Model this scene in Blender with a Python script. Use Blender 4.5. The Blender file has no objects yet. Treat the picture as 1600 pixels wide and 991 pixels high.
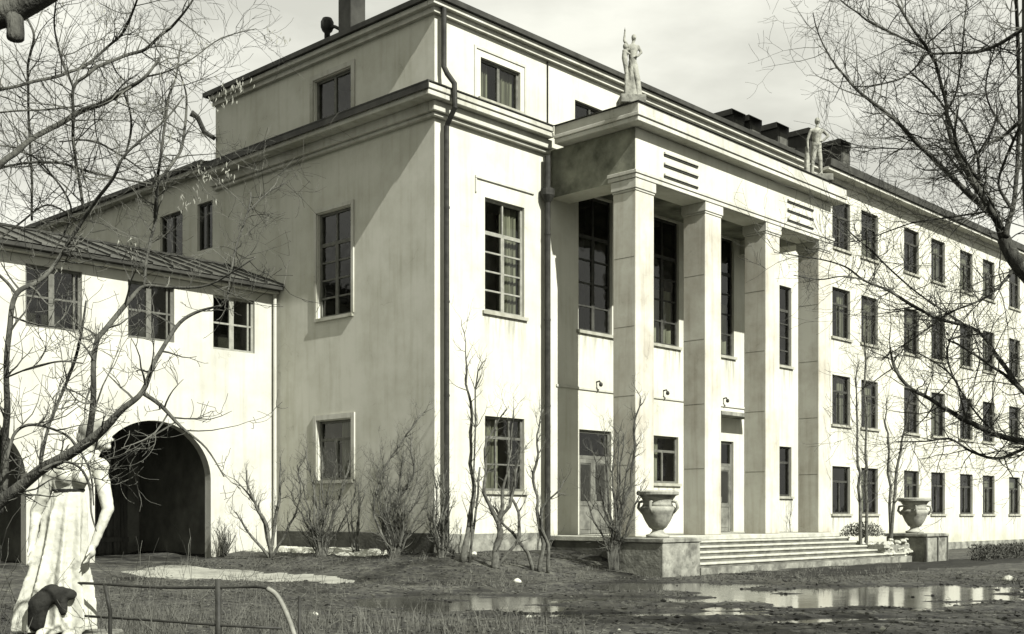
import bpy, bmesh, math, random
from mathutils import Vector, Matrix, noise
R = random.Random(7)
S = bpy.context.scene
COL = S.collection

# ------------------------------------------------------------------ camera
F = 1837.0; HOR = 805.0; EYE = 1.57
cam_d = bpy.data.cameras.new('camera'); cam = bpy.data.objects.new('camera', cam_d); COL.objects.link(cam)
cam.location = (0, 0, EYE); cam.rotation_euler = (math.radians(90), 0, 0)
cam_d.sensor_width = 36; cam_d.lens = 36 * F / 1600; cam_d.shift_y = (HOR - 495.5) / 1600
cam_d.clip_start = 0.1; cam_d.clip_end = 3000
S.camera = cam

# ------------------------------------------------------------------ building axes
TH = math.atan(1730 / F)
U = Vector((math.sin(TH), math.cos(TH), 0)); V = Vector((-math.cos(TH), math.sin(TH), 0))
C0 = Vector(((679 - 800) / F * 30.0, 30.0, 0))
ROT = math.atan2(U.y, U.x)
def W(a, b, z=0.0): return C0 + U * a + V * b + Vector((0, 0, z))
def to_local(x, y):
    d = Vector((x, y, 0)) - C0
    return d.dot(U), d.dot(V)
def at(x, y, Y): return Vector(((x - 800) / F * Y, Y, EYE + (HOR - y) / F * Y))

# ------------------------------------------------------------------ light
SUNV = (V * -1.0 + U * -0.13 + Vector((0, 0, 0.88))).normalized()
SUN_EL = math.asin(SUNV.z)
sd = bpy.data.lights.new('sun', 'SUN'); sd.energy = 5.0; sd.angle = math.radians(0.5); sd.color = (1.0, 0.985, 0.93)
so = bpy.data.objects.new('sun', sd); COL.objects.link(so)
so.rotation_euler = SUNV.to_track_quat('Z', 'Y').to_euler(); so.location = (10, -10, 30)
wd = bpy.data.worlds.new('World'); S.world = wd; wd.use_nodes = True
nt = wd.node_tree; nt.nodes.clear()
def N(t, k, **kw):
    n = t.nodes.new(k)
    for a, v in kw.items(): setattr(n, a, v)
    return n
def L(t, a, b): t.links.new(a, b)
sky = N(nt, 'ShaderNodeTexSky', sky_type='NISHITA', sun_disc=False)
sky.sun_elevation = SUN_EL; sky.sun_rotation = math.atan2(SUNV.x, SUNV.y); sky.dust_density = 4.0; sky.air_density = 1.0
bw = N(nt, 'ShaderNodeRGBToBW'); L(nt, sky.outputs[0], bw.inputs[0])
# thin veil of high cloud evens the sky out
tc = N(nt, 'ShaderNodeTexCoord'); mp = N(nt, 'ShaderNodeMapping'); mp.inputs['Scale'].default_value = (1.4, 1.4, 4.0)
L(nt, tc.outputs['Generated'], mp.inputs['Vector'])
cn = N(nt, 'ShaderNodeTexNoise'); cn.inputs['Scale'].default_value = 2.6; cn.inputs['Detail'].default_value = 7; cn.inputs['Roughness'].default_value = 0.52
L(nt, mp.outputs[0], cn.inputs['Vector'])
cr = N(nt, 'ShaderNodeMapRange'); cr.inputs['From Min'].default_value = 0.38; cr.inputs['From Max'].default_value = 0.60
cr.inputs['To Min'].default_value = 3.5; cr.inputs['To Max'].default_value = 5.1
L(nt, cn.outputs['Fac'], cr.inputs['Value'])
mx = N(nt, 'ShaderNodeMix', data_type='FLOAT'); mx.inputs[0].default_value = 0.92
L(nt, bw.outputs[0], mx.inputs[2]); L(nt, cr.outputs[0], mx.inputs[3])
tint = N(nt, 'ShaderNodeVectorMath', operation='SCALE'); tint.inputs[0].default_value = (1.0, 1.0, 0.895)
L(nt, mx.outputs[0], tint.inputs['Scale'])
bg = N(nt, 'ShaderNodeBackground'); bg.inputs['Strength'].default_value = 0.085
L(nt, tint.outputs[0], bg.inputs[0])
wo = N(nt, 'ShaderNodeOutputWorld'); L(nt, bg.outputs[0], wo.inputs[0])
S.view_settings.view_transform = 'Standard'; S.view_settings.look = 'None'
S.view_settings.exposure = 1.27; S.view_settings.gamma = 1.0

# ------------------------------------------------------------------ materials
def mat(name, c1, c2=None, scale=3.0, detail=6, rough=0.85, bump=0.15, bscale=None, contrast=(0.35, 0.65), stretch=(1, 1, 1), spec=0.12, metal=0.0, fine=0.0, coord='Object', c3=None, s3=0.6, m3=0.5):
    m = bpy.data.materials.new(name); m.use_nodes = True; t = m.node_tree
    p = t.nodes['Principled BSDF']; p.inputs['Roughness'].default_value = rough
    p.inputs['Specular IOR Level'].default_value = spec; p.inputs['Metallic'].default_value = metal
    tcn = N(t, 'ShaderNodeTexCoord'); mpn = N(t, 'ShaderNodeMapping'); mpn.inputs['Scale'].default_value = stretch
    L(t, tcn.outputs[coord], mpn.inputs['Vector'])
    n1 = N(t, 'ShaderNodeTexNoise'); n1.inputs['Scale'].default_value = scale; n1.inputs['Detail'].default_value = detail; n1.inputs['Roughness'].default_value = 0.6
    L(t, mpn.outputs[0], n1.inputs['Vector'])
    r = N(t, 'ShaderNodeValToRGB'); r.color_ramp.elements[0].position = contrast[0]; r.color_ramp.elements[1].position = contrast[1]
    r.color_ramp.elements[0].color = (*c1, 1); r.color_ramp.elements[1].color = (*(c2 or c1), 1)
    L(t, n1.outputs['Fac'], r.inputs[0]); out = r.outputs[0]
    if c3:
        n3 = N(t, 'ShaderNodeTexNoise'); n3.inputs['Scale'].default_value = s3; n3.inputs['Detail'].default_value = 8; n3.inputs['Roughness'].default_value = 0.7
        L(t, mpn.outputs[0], n3.inputs['Vector'])
        r3 = N(t, 'ShaderNodeMapRange'); r3.inputs['From Min'].default_value = m3; r3.inputs['From Max'].default_value = m3 + 0.13
        L(t, n3.outputs['Fac'], r3.inputs['Value'])
        mm = N(t, 'ShaderNodeMix', data_type='RGBA'); L(t, r3.outputs[0], mm.inputs[0]); L(t, out, mm.inputs[6]); mm.inputs[7].default_value = (*c3, 1)
        out = mm.outputs[2]
    L(t, out, p.inputs['Base Color'])
    if bump:
        n2 = N(t, 'ShaderNodeTexNoise'); n2.inputs['Scale'].default_value = bscale or scale * 6; n2.inputs['Detail'].default_value = 5
        L(t, mpn.outputs[0], n2.inputs['Vector'])
        b = N(t, 'ShaderNodeBump'); b.inputs['Strength'].default_value = bump; b.inputs['Distance'].default_value = 0.03
        L(t, n2.outputs['Fac'], b.inputs['Height']); L(t, b.outputs[0], p.inputs['Normal'])
    return m
def g(v): v *= 0.78; return (v, v * 1.01, v * 0.86)
M = {}
def plaster(name, base, dirt, grime_z=1.2):
    """painted render: cloudy tone, vertical rain streaks, splash grime near the ground, fine trowel relief"""
    m = bpy.data.materials.new(name); m.use_nodes = True; t = m.node_tree; p = t.nodes['Principled BSDF']
    p.inputs['Roughness'].default_value = 0.9; p.inputs['Specular IOR Level'].default_value = 0.15
    tcn = N(t, 'ShaderNodeTexCoord')
    a = N(t, 'ShaderNodeTexNoise'); a.inputs['Scale'].default_value = 0.7; a.inputs['Detail'].default_value = 9; a.inputs['Roughness'].default_value = 0.65
    L(t, tcn.outputs['Object'], a.inputs['Vector'])
    mpn = N(t, 'ShaderNodeMapping'); mpn.inputs['Scale'].default_value = (5, 5, 0.35); L(t, tcn.outputs['Object'], mpn.inputs['Vector'])
    s = N(t, 'ShaderNodeTexNoise'); s.inputs['Scale'].default_value = 1.0; s.inputs['Detail'].default_value = 6; L(t, mpn.outputs[0], s.inputs['Vector'])
    r1 = N(t, 'ShaderNodeMapRange'); r1.inputs['From Min'].default_value = 0.4; r1.inputs['From Max'].default_value = 0.68; L(t, a.outputs['Fac'], r1.inputs['Value'])
    r2 = N(t, 'ShaderNodeMapRange'); r2.inputs['From Min'].default_value = 0.5; r2.inputs['From Max'].default_value = 0.8; L(t, s.outputs['Fac'], r2.inputs['Value'])
    ad = N(t, 'ShaderNodeMath', operation='MULTIPLY_ADD'); L(t, r1.outputs[0], ad.inputs[0]); ad.inputs[1].default_value = 0.62
    mu = N(t, 'ShaderNodeMath', operation='MULTIPLY'); L(t, r2.outputs[0], mu.inputs[0]); mu.inputs[1].default_value = 0.5; L(t, mu.outputs[0], ad.inputs[2])
    sx = N(t, 'ShaderNodeSeparateXYZ'); L(t, tcn.outputs['Object'], sx.inputs[0])
    r3 = N(t, 'ShaderNodeMapRange'); r3.inputs['From Min'].default_value = grime_z; r3.inputs['From Max'].default_value = 0.4; L(t, sx.outputs['Z'], r3.inputs['Value'])
    m3 = N(t, 'ShaderNodeMath', operation='MULTIPLY'); L(t, r3.outputs[0], m3.inputs[0]); L(t, a.outputs['Fac'], m3.inputs[1])
    ad2 = N(t, 'ShaderNodeMath', operation='ADD', use_clamp=True); L(t, ad.outputs[0], ad2.inputs[0]); L(t, m3.outputs[0], ad2.inputs[1])
    mm = N(t, 'ShaderNodeMix', data_type='RGBA'); L(t, ad2.outputs[0], mm.inputs[0]); mm.inputs[6].default_value = (*base, 1); mm.inputs[7].default_value = (*dirt, 1)
    vo = N(t, 'ShaderNodeTexVoronoi', feature='DISTANCE_TO_EDGE'); vo.inputs['Scale'].default_value = 0.62
    wn = N(t, 'ShaderNodeTexNoise'); wn.inputs['Scale'].default_value = 2.5; wn.inputs['Detail'].default_value = 6; L(t, tcn.outputs['Object'], wn.inputs['Vector'])
    wm = N(t, 'ShaderNodeVectorMath', operation='MULTIPLY_ADD'); L(t, wn.outputs['Color'], wm.inputs[0]); wm.inputs[1].default_value = (.7, .7, .7); L(t, tcn.outputs['Object'], wm.inputs[2]); L(t, wm.outputs[0], vo.inputs['Vector'])
    cr_ = N(t, 'ShaderNodeMapRange'); cr_.inputs['From Min'].default_value = 0.0; cr_.inputs['From Max'].default_value = 0.012; cr_.inputs['To Min'].default_value = 1; cr_.inputs['To Max'].default_value = 0; L(t, vo.outputs['Distance'], cr_.inputs['Value'])
    cg = N(t, 'ShaderNodeMapRange'); cg.inputs['From Min'].default_value = 0.56; cg.inputs['From Max'].default_value = 0.64; L(t, a.outputs['Fac'], cg.inputs['Value'])
    cm_ = N(t, 'ShaderNodeMath', operation='MULTIPLY'); L(t, cr_.outputs[0], cm_.inputs[0]); L(t, cg.outputs[0], cm_.inputs[1])
    m4 = N(t, 'ShaderNodeMix', data_type='RGBA'); cs_ = N(t, 'ShaderNodeMath', operation='MULTIPLY'); L(t, cm_.outputs[0], cs_.inputs[0]); cs_.inputs[1].default_value = 0.35; L(t, cs_.outputs[0], m4.inputs[0]); L(t, mm.outputs[2], m4.inputs[6]); m4.inputs[7].default_value = (dirt[0] * .45, dirt[1] * .45, dirt[2] * .45, 1)
    L(t, m4.outputs[2], p.inputs['Base Color'])
    f = N(t, 'ShaderNodeTexNoise'); f.inputs['Scale'].default_value = 9; f.inputs['Detail'].default_value = 8; f.inputs['Roughness'].default_value = 0.7; L(t, tcn.outputs['Object'], f.inputs['Vector'])
    b = N(t, 'ShaderNodeBump'); b.inputs['Strength'].default_value = 0.12; b.inputs['Distance'].default_value = 0.02; L(t, f.outputs['Fac'], b.inputs['Height']); L(t, b.outputs[0], p.inputs['Normal'])
    return m
M['plaster'] = plaster('aged_white_plaster', (0.40, 0.40, 0.345), (0.27, 0.27, 0.215))
M['column'] = plaster('column_plaster', (0.38, 0.38, 0.325), (0.19, 0.17, 0.13))
M['trim'] = plaster('cornice_plaster', (0.37, 0.37, 0.325), (0.20, 0.20, 0.16))
M['linkwall'] = plaster('gatehouse_plaster', (0.37, 0.37, 0.325), (0.24, 0.24, 0.20))
M['shade_plaster'] = mat('blotchy_shade_plaster', (0.06, 0.063, 0.048), (0.20, 0.205, 0.16), 1.1, detail=8, rough=0.95, bump=0.2, contrast=(0.38, 0.66))  # portico shade put into the colour, along with blotchy stains
M['plinth'] = mat('dark_plinth', g(0.05), g(0.10), 2.5, rough=0.9, bump=0.4)
M['concrete'] = mat('rough_concrete', g(0.09), g(0.27), 2.2, rough=0.9, bump=0.5, c3=g(0.06), s3=1.6, m3=0.54)
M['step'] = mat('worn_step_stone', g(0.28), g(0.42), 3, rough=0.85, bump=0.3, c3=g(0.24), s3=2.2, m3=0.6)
M['riser'] = mat('dark_step_riser', g(0.07), g(0.14), 3, rough=0.9, bump=0.3)  # risers darker than the treads
M['frame'] = mat('weathered_window_paint', g(0.08), g(0.14), 6, rough=0.6, bump=0.1)
M['darkframe'] = mat('dark_window_paint', g(0.03), g(0.06), 6, rough=0.6, bump=0.1)
M['lightframe'] = mat('faded_window_paint', g(0.18), g(0.28), 6, rough=0.6, bump=0.1)
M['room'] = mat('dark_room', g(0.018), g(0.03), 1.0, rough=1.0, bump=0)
M['curtain'] = mat('curtain_cloth', g(0.08), g(0.28), 1.0, rough=0.95, bump=0.0, stretch=(9, 9, 0.4), contrast=(0.38, 0.62))
M['roof'] = mat('roof_metal', g(0.025), g(0.05), 2, rough=0.6, bump=0.1)
M['sheet'] = mat('weathered_roof_sheet', g(0.045), g(0.085), 1.6, rough=0.6, bump=0.15, c3=g(0.03), s3=1.3, m3=0.55)
M['iron'] = mat('dark_iron_pipe', g(0.018), g(0.04), 5, rough=0.55, bump=0.15)
M['greypaint'] = mat('pale_pipe_paint', g(0.14), g(0.26), 8, rough=0.6, bump=0.1)
M['bark'] = mat('dark_bark', g(0.035), g(0.10), 14, rough=0.95, bump=0.6, stretch=(1, 1, 0.3))
M['bark2'] = mat('shrub_bark', g(0.05), g(0.13), 10, rough=0.95, bump=0.3)
M['twig'] = mat('twig_bark', g(0.05), g(0.11), 3, rough=0.95, bump=0)
M['twig2'] = mat('pale_twig_bark', g(0.12), g(0.22), 3, rough=0.95, bump=0)
M['seed'] = mat('dry_seed_wing', g(0.15), g(0.3), 3, rough=0.9, bump=0)
M['statue'] = mat('statue_plaster', g(0.36), g(0.5), 3.0, rough=0.8, bump=0.2, c3=g(0.16), s3=5.0, m3=0.6)
M['rooftop_statue'] = mat('rooftop_statue_stone', g(0.15), g(0.34), 3.0, rough=0.85, bump=0.3, c3=g(0.12), s3=2.6, m3=0.55)
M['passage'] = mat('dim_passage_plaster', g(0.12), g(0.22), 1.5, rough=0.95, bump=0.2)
M['darkstone'] = mat('near_black_stone', g(0.012), g(0.028), 4, rough=0.9, bump=0.4)
M['urn'] = mat('urn_stone', g(0.17), g(0.36), 4, rough=0.9, bump=0.3, c3=g(0.16), s3=2.0, m3=0.54)
M['wood'] = mat('dark_gate_boards', g(0.05), g(0.11), 3, rough=0.8, bump=0.2, stretch=(6, 6, 0.6))
M['door'] = mat('worn_door_paint', g(0.08), g(0.18), 3, rough=0.7, bump=0.15)
M['snow'] = mat('old_snow', g(0.36), g(0.6), 5, rough=0.7, bump=0.4, c3=g(0.16), s3=2.3, m3=0.54)
M['sand'] = mat('pale_dry_path', g(0.14), g(0.33), 1.2, rough=0.95, bump=0.3, c3=g(0.11), s3=1.2, m3=0.54)
M['grass'] = mat('dead_grass', g(0.05), g(0.13), 3, rough=0.9, bump=0)
M['leaf'] = mat('dark_sky_block_leaf', g(0.035), g(0.08), 3, rough=0.8, bump=0)
def glass_mat():
    m = bpy.data.materials.new('window_glass'); m.use_nodes = True; t = m.node_tree; t.nodes.clear()
    o = N(t, 'ShaderNodeOutputMaterial'); mixs = N(t, 'ShaderNodeMixShader'); tr = N(t, 'ShaderNodeBsdfTransparent'); gl = N(t, 'ShaderNodeBsdfGlossy')
    tr.inputs[0].default_value = (0.72, 0.74, 0.66, 1); gl.inputs['Roughness'].default_value = 0.06
    ge = N(t, 'ShaderNodeNewGeometry'); dt = N(t, 'ShaderNodeVectorMath', operation='DOT_PRODUCT'); L(t, ge.outputs['Incoming'], dt.inputs[0]); L(t, ge.outputs['Normal'], dt.inputs[1])
    ab = N(t, 'ShaderNodeMath', operation='ABSOLUTE'); L(t, dt.outputs['Value'], ab.inputs[0]); om = N(t, 'ShaderNodeMath', operation='SUBTRACT'); om.inputs[0].default_value = 1; L(t, ab.outputs[0], om.inputs[1])
    pw = N(t, 'ShaderNodeMath', operation='POWER'); L(t, om.outputs[0], pw.inputs[0]); pw.inputs[1].default_value = 5; fr = N(t, 'ShaderNodeMath', operation='MULTIPLY_ADD'); L(t, pw.outputs[0], fr.inputs[0]); fr.inputs[1].default_value = .94; fr.inputs[2].default_value = .06
    tcn = N(t, 'ShaderNodeTexCoord'); nn = N(t, 'ShaderNodeTexNoise'); nn.inputs['Scale'].default_value = 1.7; L(t, tcn.outputs['Object'], nn.inputs['Vector'])
    b = N(t, 'ShaderNodeBump'); b.inputs['Strength'].default_value = 0.25; b.inputs['Distance'].default_value = 0.05; L(t, nn.outputs['Fac'], b.inputs['Height']); L(t, b.outputs[0], gl.inputs['Normal'])
    L(t, fr.outputs[0], mixs.inputs[0]); L(t, tr.outputs[0], mixs.inputs[1]); L(t, gl.outputs[0], mixs.inputs[2]); L(t, mixs.outputs[0], o.inputs[0])
    return m
M['glass'] = glass_mat()
def stain_mat():
    m = bpy.data.materials.new('rain_streak_dirt'); m.use_nodes = True; t = m.node_tree; p = t.nodes['Principled BSDF']; p.inputs['Base Color'].default_value = (.1, .1, .075, 1); p.inputs['Roughness'].default_value = .95; p.inputs['Specular IOR Level'].default_value = 0
    tcn = N(t, 'ShaderNodeTexCoord'); mpn = N(t, 'ShaderNodeMapping'); mpn.inputs['Scale'].default_value = (7, 7, .7); ob = N(t, 'ShaderNodeNewGeometry'); L(t, ob.outputs['Position'], mpn.inputs['Vector'])
    n = N(t, 'ShaderNodeTexNoise'); n.inputs['Scale'].default_value = 1.0; n.inputs['Detail'].default_value = 5; L(t, mpn.outputs[0], n.inputs['Vector'])
    a = N(t, 'ShaderNodeMapRange'); a.inputs['From Min'].default_value = .46; a.inputs['From Max'].default_value = .72; L(t, n.outputs['Fac'], a.inputs['Value'])
    sx = N(t, 'ShaderNodeSeparateXYZ'); L(t, tcn.outputs['Generated'], sx.inputs[0]); pw = N(t, 'ShaderNodeMath', operation='POWER'); L(t, sx.outputs['Z'], pw.inputs[0]); pw.inputs[1].default_value = 1.6
    mu = N(t, 'ShaderNodeMath', operation='MULTIPLY'); L(t, a.outputs[0], mu.inputs[0]); L(t, pw.outputs[0], mu.inputs[1]); m2 = N(t, 'ShaderNodeMath', operation='MULTIPLY'); L(t, mu.outputs[0], m2.inputs[0]); m2.inputs[1].default_value = .5; L(t, m2.outputs[0], p.inputs['Alpha'])
    return m
M['stain'] = stain_mat()
def mud_mat():
    m = bpy.data.materials.new('wet_spring_mud'); m.use_nodes = True; t = m.node_tree; p = t.nodes['Principled BSDF']
    tcn = N(t, 'ShaderNodeTexCoord')
    def noi(sc, de=8, ro=0.65, st=(1, 1, 1)):
        mpn = N(t, 'ShaderNodeMapping'); mpn.inputs['Scale'].default_value = st; L(t, tcn.outputs['Object'], mpn.inputs['Vector'])
        n = N(t, 'ShaderNodeTexNoise'); n.inputs['Scale'].default_value = sc; n.inputs['Detail'].default_value = de; n.inputs['Roughness'].default_value = ro
        L(t, mpn.outputs[0], n.inputs['Vector']); return n.outputs['Fac']
    a = noi(0.55); b = noi(5.0); c = noi(24.0, 4)
    r = N(t, 'ShaderNodeValToRGB'); e = r.color_ramp.elements; e[0].position = 0.36; e[0].color = (*g(0.012), 1); e[1].position = 0.68; e[1].color = (*g(0.068), 1)
    L(t, a, r.inputs[0])
    r2 = N(t, 'ShaderNodeValToRGB'); e = r2.color_ramp.elements; e[0].position = 0.42; e[0].color = (0.45, 0.45, 0.45, 1); e[1].position = 0.62; e[1].color = (1.5, 1.5, 1.4, 1)
    L(t, b, r2.inputs[0])
    mm = N(t, 'ShaderNodeMix', data_type='RGBA', blend_type='MULTIPLY'); mm.inputs[0].default_value = 1; L(t, r.outputs[0], mm.inputs[6]); L(t, r2.outputs[0], mm.inputs[7])
    sz = N(t, 'ShaderNodeSeparateXYZ'); L(t, tcn.outputs['Object'], sz.inputs[0]); wz = N(t, 'ShaderNodeMapRange'); wz.inputs['From Min'].default_value = 0.004; wz.inputs['From Max'].default_value = 0.045; wz.inputs['To Min'].default_value = 0.35; wz.inputs['To Max'].default_value = 1.0; L(t, sz.outputs['Z'], wz.inputs['Value'])
    vs = N(t, 'ShaderNodeVectorMath', operation='SCALE'); L(t, mm.outputs[2], vs.inputs[0]); L(t, wz.outputs[0], vs.inputs['Scale'])
    L(t, vs.outputs[0], p.inputs['Base Color'])
    rr = N(t, 'ShaderNodeMapRange'); rr.inputs['From Min'].default_value = 0.35; rr.inputs['From Max'].default_value = 0.6; rr.inputs['To Min'].default_value = 0.38; rr.inputs['To Max'].default_value = 0.9
    L(t, a, rr.inputs['Value']); L(t, rr.outputs[0], p.inputs['Roughness']); p.inputs['Specular IOR Level'].default_value = 0.35
    bu = N(t, 'ShaderNodeBump'); bu.inputs['Strength'].default_value = 0.7; bu.inputs['Distance'].default_value = 0.05; L(t, b, bu.inputs['Height'])
    bu2 = N(t, 'ShaderNodeBump'); bu2.inputs['Strength'].default_value = 0.6; bu2.inputs['Distance'].default_value = 0.02; L(t, c, bu2.inputs['Height']); L(t, bu.outputs[0], bu2.inputs['Normal']); L(t, bu2.outputs[0], p.inputs['Normal'])
    return m
M['mud'] = mud_mat()
def water_mat():
    m = bpy.data.materials.new('puddle_water'); m.use_nodes = True; t = m.node_tree; p = t.nodes['Principled BSDF']
    p.inputs['Base Color'].default_value = (*g(0.05), 1); p.inputs['Roughness'].default_value = 0.09; p.inputs['IOR'].default_value = 1.33
    tcn = N(t, 'ShaderNodeTexCoord'); n = N(t, 'ShaderNodeTexNoise'); n.inputs['Scale'].default_value = 2.2; n.inputs['Detail'].default_value = 4; L(t, tcn.outputs['Object'], n.inputs['Vector'])
    b = N(t, 'ShaderNodeBump'); b.inputs['Strength'].default_value = 0.16; b.inputs['Distance'].default_value = 0.02; L(t, n.outputs['Fac'], b.inputs['Height']); L(t, b.outputs[0], p.inputs['Normal'])
    return m
M['water'] = water_mat()

# ------------------------------------------------------------------ helpers
class MB:
    def __init__(s): s.v = []; s.f = []
    def quad(s, a, b, c, d):
        n = len(s.v); s.v += [tuple(a), tuple(b), tuple(c), tuple(d)]; s.f.append((n, n + 1, n + 2, n + 3))
    def poly(s, pts):
        n = len(s.v); s.v += [tuple(p) for p in pts]; s.f.append(tuple(range(n, n + len(pts))))
    def box(s, x0, x1, y0, y1, z0, z1):
        n = len(s.v)
        s.v += [(x0, y0, z0), (x1, y0, z0), (x1, y1, z0), (x0, y1, z0), (x0, y0, z1), (x1, y0, z1), (x1, y1, z1), (x0, y1, z1)]
        s.f += [(n, n + 3, n + 2, n + 1), (n + 4, n + 5, n + 6, n + 7), (n, n + 1, n + 5, n + 4), (n + 1, n + 2, n + 6, n + 5), (n + 2, n + 3, n + 7, n + 6), (n + 3, n, n + 4, n + 7)]
        return s
    def tube(s, pts, rad, sides=6, cap=True):
        pts = [Vector(p) for p in pts]; n0 = len(s.v); k = len(pts)
        if k < 2: return
        d = (pts[1] - pts[0]).normalized(); up = Vector((0, 0, 1)) if abs(d.z) < 0.9 else Vector((1, 0, 0))
        x = d.cross(up).normalized()
        cs = [(math.cos(2 * math.pi * i / sides), math.sin(2 * math.pi * i / sides)) for i in range(sides)]
        for i, p in enumerate(pts):
            if i < k - 1: dd = pts[i + 1] - p
            else: dd = p - pts[i - 1]
            if 0 < i < k - 1: dd = pts[i + 1] - pts[i - 1]
            if dd.length < 1e-9: dd = d
            dd = dd.normalized(); x = (x - dd * x.dot(dd))
            if x.length < 1e-6: x = dd.orthogonal()
            x = x.normalized(); y = dd.cross(x); r = rad[i] if not isinstance(rad, (int, float)) else rad
            for c, q in cs: s.v.append((p.x + (x.x * c + y.x * q) * r, p.y + (x.y * c + y.y * q) * r, p.z + (x.z * c + y.z * q) * r))
        for i in range(k - 1):
            for j in range(sides):
                a = n0 + i * sides + j; b = n0 + i * sides + (j + 1) % sides
                s.f.append((a, b, b + sides, a + sides))
        if cap:
            s.f.append(tuple(n0 + j for j in range(sides))[::-1]); s.f.append(tuple(n0 + (k - 1) * sides + j for j in range(sides)))
    def lathe(s, prof, cx=0, cy=0, seg=24, z0=0):
        n0 = len(s.v)
        for r, z in prof:
            for i in range(seg):
                a = 2 * math.pi * i / seg; s.v.append((cx + r * math.cos(a), cy + r * math.sin(a), z0 + z))
        for k in range(len(prof) - 1):
            for i in range(seg):
                a = n0 + k * seg + i; b = n0 + k * seg + (i + 1) % seg
                s.f.append((a, b, b + seg, a + seg))
        s.f.append(tuple(n0 + i for i in range(seg))[::-1]); s.f.append(tuple(n0 + (len(prof) - 1) * seg + i for i in range(seg)))
    def mesh(s, name, m, smooth=False):
        me = bpy.data.meshes.new(name); me.from_pydata(s.v, [], s.f)
        if m: me.materials.append(m)
        if smooth: me.polygons.foreach_set('use_smooth', [True] * len(me.polygons))
        me.update(); return me
    def build(s, name, m, parent=None, smooth=False, loc=None):
        o = bpy.data.objects.new(name, s.mesh(name, m, smooth)); COL.objects.link(o)
        if parent: o.parent = parent
        if loc is not None: o.location = loc
        return o
def tag(o, label=None, cat=None, group=None, kind=None):
    if label: o['label'] = label
    if cat: o['category'] = cat
    if group: o['group'] = group
    if kind: o['kind'] = kind
    return o
def empty(name, loc=(0, 0, 0), rz=0.0):
    o = bpy.data.objects.new(name, None); COL.objects.link(o); o.location = loc; o.rotation_euler = (0, 0, rz); o.empty_display_size = 0.3
    return o
def part(name, m, parent, *boxes):
    b = MB()
    for q in boxes: b.box(*q)
    return b.build(name, m, parent)
def chip(o, w=0.012, seg=1):
    md = o.modifiers.new('bevel', 'BEVEL'); md.width = w; md.segments = seg; md.limit_method = 'ANGLE'; return o
def smoothstep(a, b, x):
    t = max(0.0, min(1.0, (x - a) / (b - a))); return t * t * (3 - 2 * t)

# ------------------------------------------------------------------ ground
def rect_dist(a, b, a0, a1, b0, b1):
    dx = max(a0 - a, 0, a - a1); dy = max(b0 - b, 0, b - b1); return math.hypot(dx, dy)
PUD = [(6.4, 22.2, 3.7, 3.1, 0.25), (8.6, 24.8, 3.2, 1.6, 0.1), (-1.0, 21.0, 2.3, 3.0, -0.1), (3.4, 25.6, 2.6, 2.0, 0.0), (2.2, 21.5, 2.0, 1.0, 0.0), (2.0, 18.4, 2.6, 0.35, 0.1), (-3.2, 23.4, 2.0, 0.4, -0.1), (4.6, 17.4, 3.0, 0.5, 0.2)]
def ground_h(x, y):
    a, b = to_local(x, y)
    d1 = rect_dist(a, b, 0, 4.6, 0, 40); h = 0.55 * (1 - smoothstep(0.2, 4.8, d1))
    d2 = rect_dist(a, b, -30, 0, 6.9, 12); h = max(h, 0.30 * (1 - smoothstep(0.5, 7.0, d2)))
    n = noise.noise(Vector((x * 0.35, y * 0.35, 0))) * 0.035 + noise.noise(Vector((x * 1.3, y * 1.3, 3))) * 0.022 + noise.noise(Vector((x * 4.1, y * 4.1, 7))) * 0.010
    n += max(0, noise.noise(Vector((x * 0.55, y * 1.9, 21)))) * 0.06
    z = 0.04 + n + h
    for cx, cy, rx, ry, sl in PUD:
        q = ((x - cx) / rx) ** 2 + ((y - cy - sl * (x - cx)) / ry) ** 2
        q += 0.8 * noise.noise(Vector((x * 0.8, y * 1.1, 11)))
        z -= 0.07 * (1 - smoothstep(0.5, 1.1, q))
    # churned ground: low humps left of the puddle
    for off in (0.0, 1.7):      # wheel ruts of the lane that crosses the yard
        yy = 16.6 + off + .10 * x + .35 * math.sin(x * .35); z -= .035 * math.exp(-((y - yy) / .17) ** 2); z += .02 * math.exp(-((y - yy - .32) / .14) ** 2)
    return max(z, -0.09)
def axis(lo, hi, f0, f1, step):
    v = []; x = f0
    while x <= f1 + 1e-6: v.append(x); x += step
    s = step; x = f0
    while x > lo: s *= 1.35; x -= s; v.insert(0, x)
    s = step; x = v[-1]
    while x < hi: s *= 1.35; x += s; v.append(x)
    return v
xs = axis(-600, 700, -14, 26, 0.16); ys = axis(-300, 1200, 8, 46, 0.16)
b = MB(); nx = len(xs)
GH = {}
for j, y in enumerate(ys):
    for i, x in enumerate(xs):
        z = ground_h(x, y); b.v.append((x, y, z))
for j in range(len(ys) - 1):
    for i in range(nx - 1):
        a = j * nx + i; b.f.append((a, a + 1, a + 1 + nx, a + nx))
gr = b.build('ground', M['mud'], smooth=True); tag(gr, kind='structure')
w = MB(); w.quad((-5, 16, 0), (17, 16, 0), (17, 31, 0), (-5, 31, 0))
tag(w.build('water', M['water']), 'shallow puddles of melt water lying on the muddy yard', kind='structure')
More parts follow.
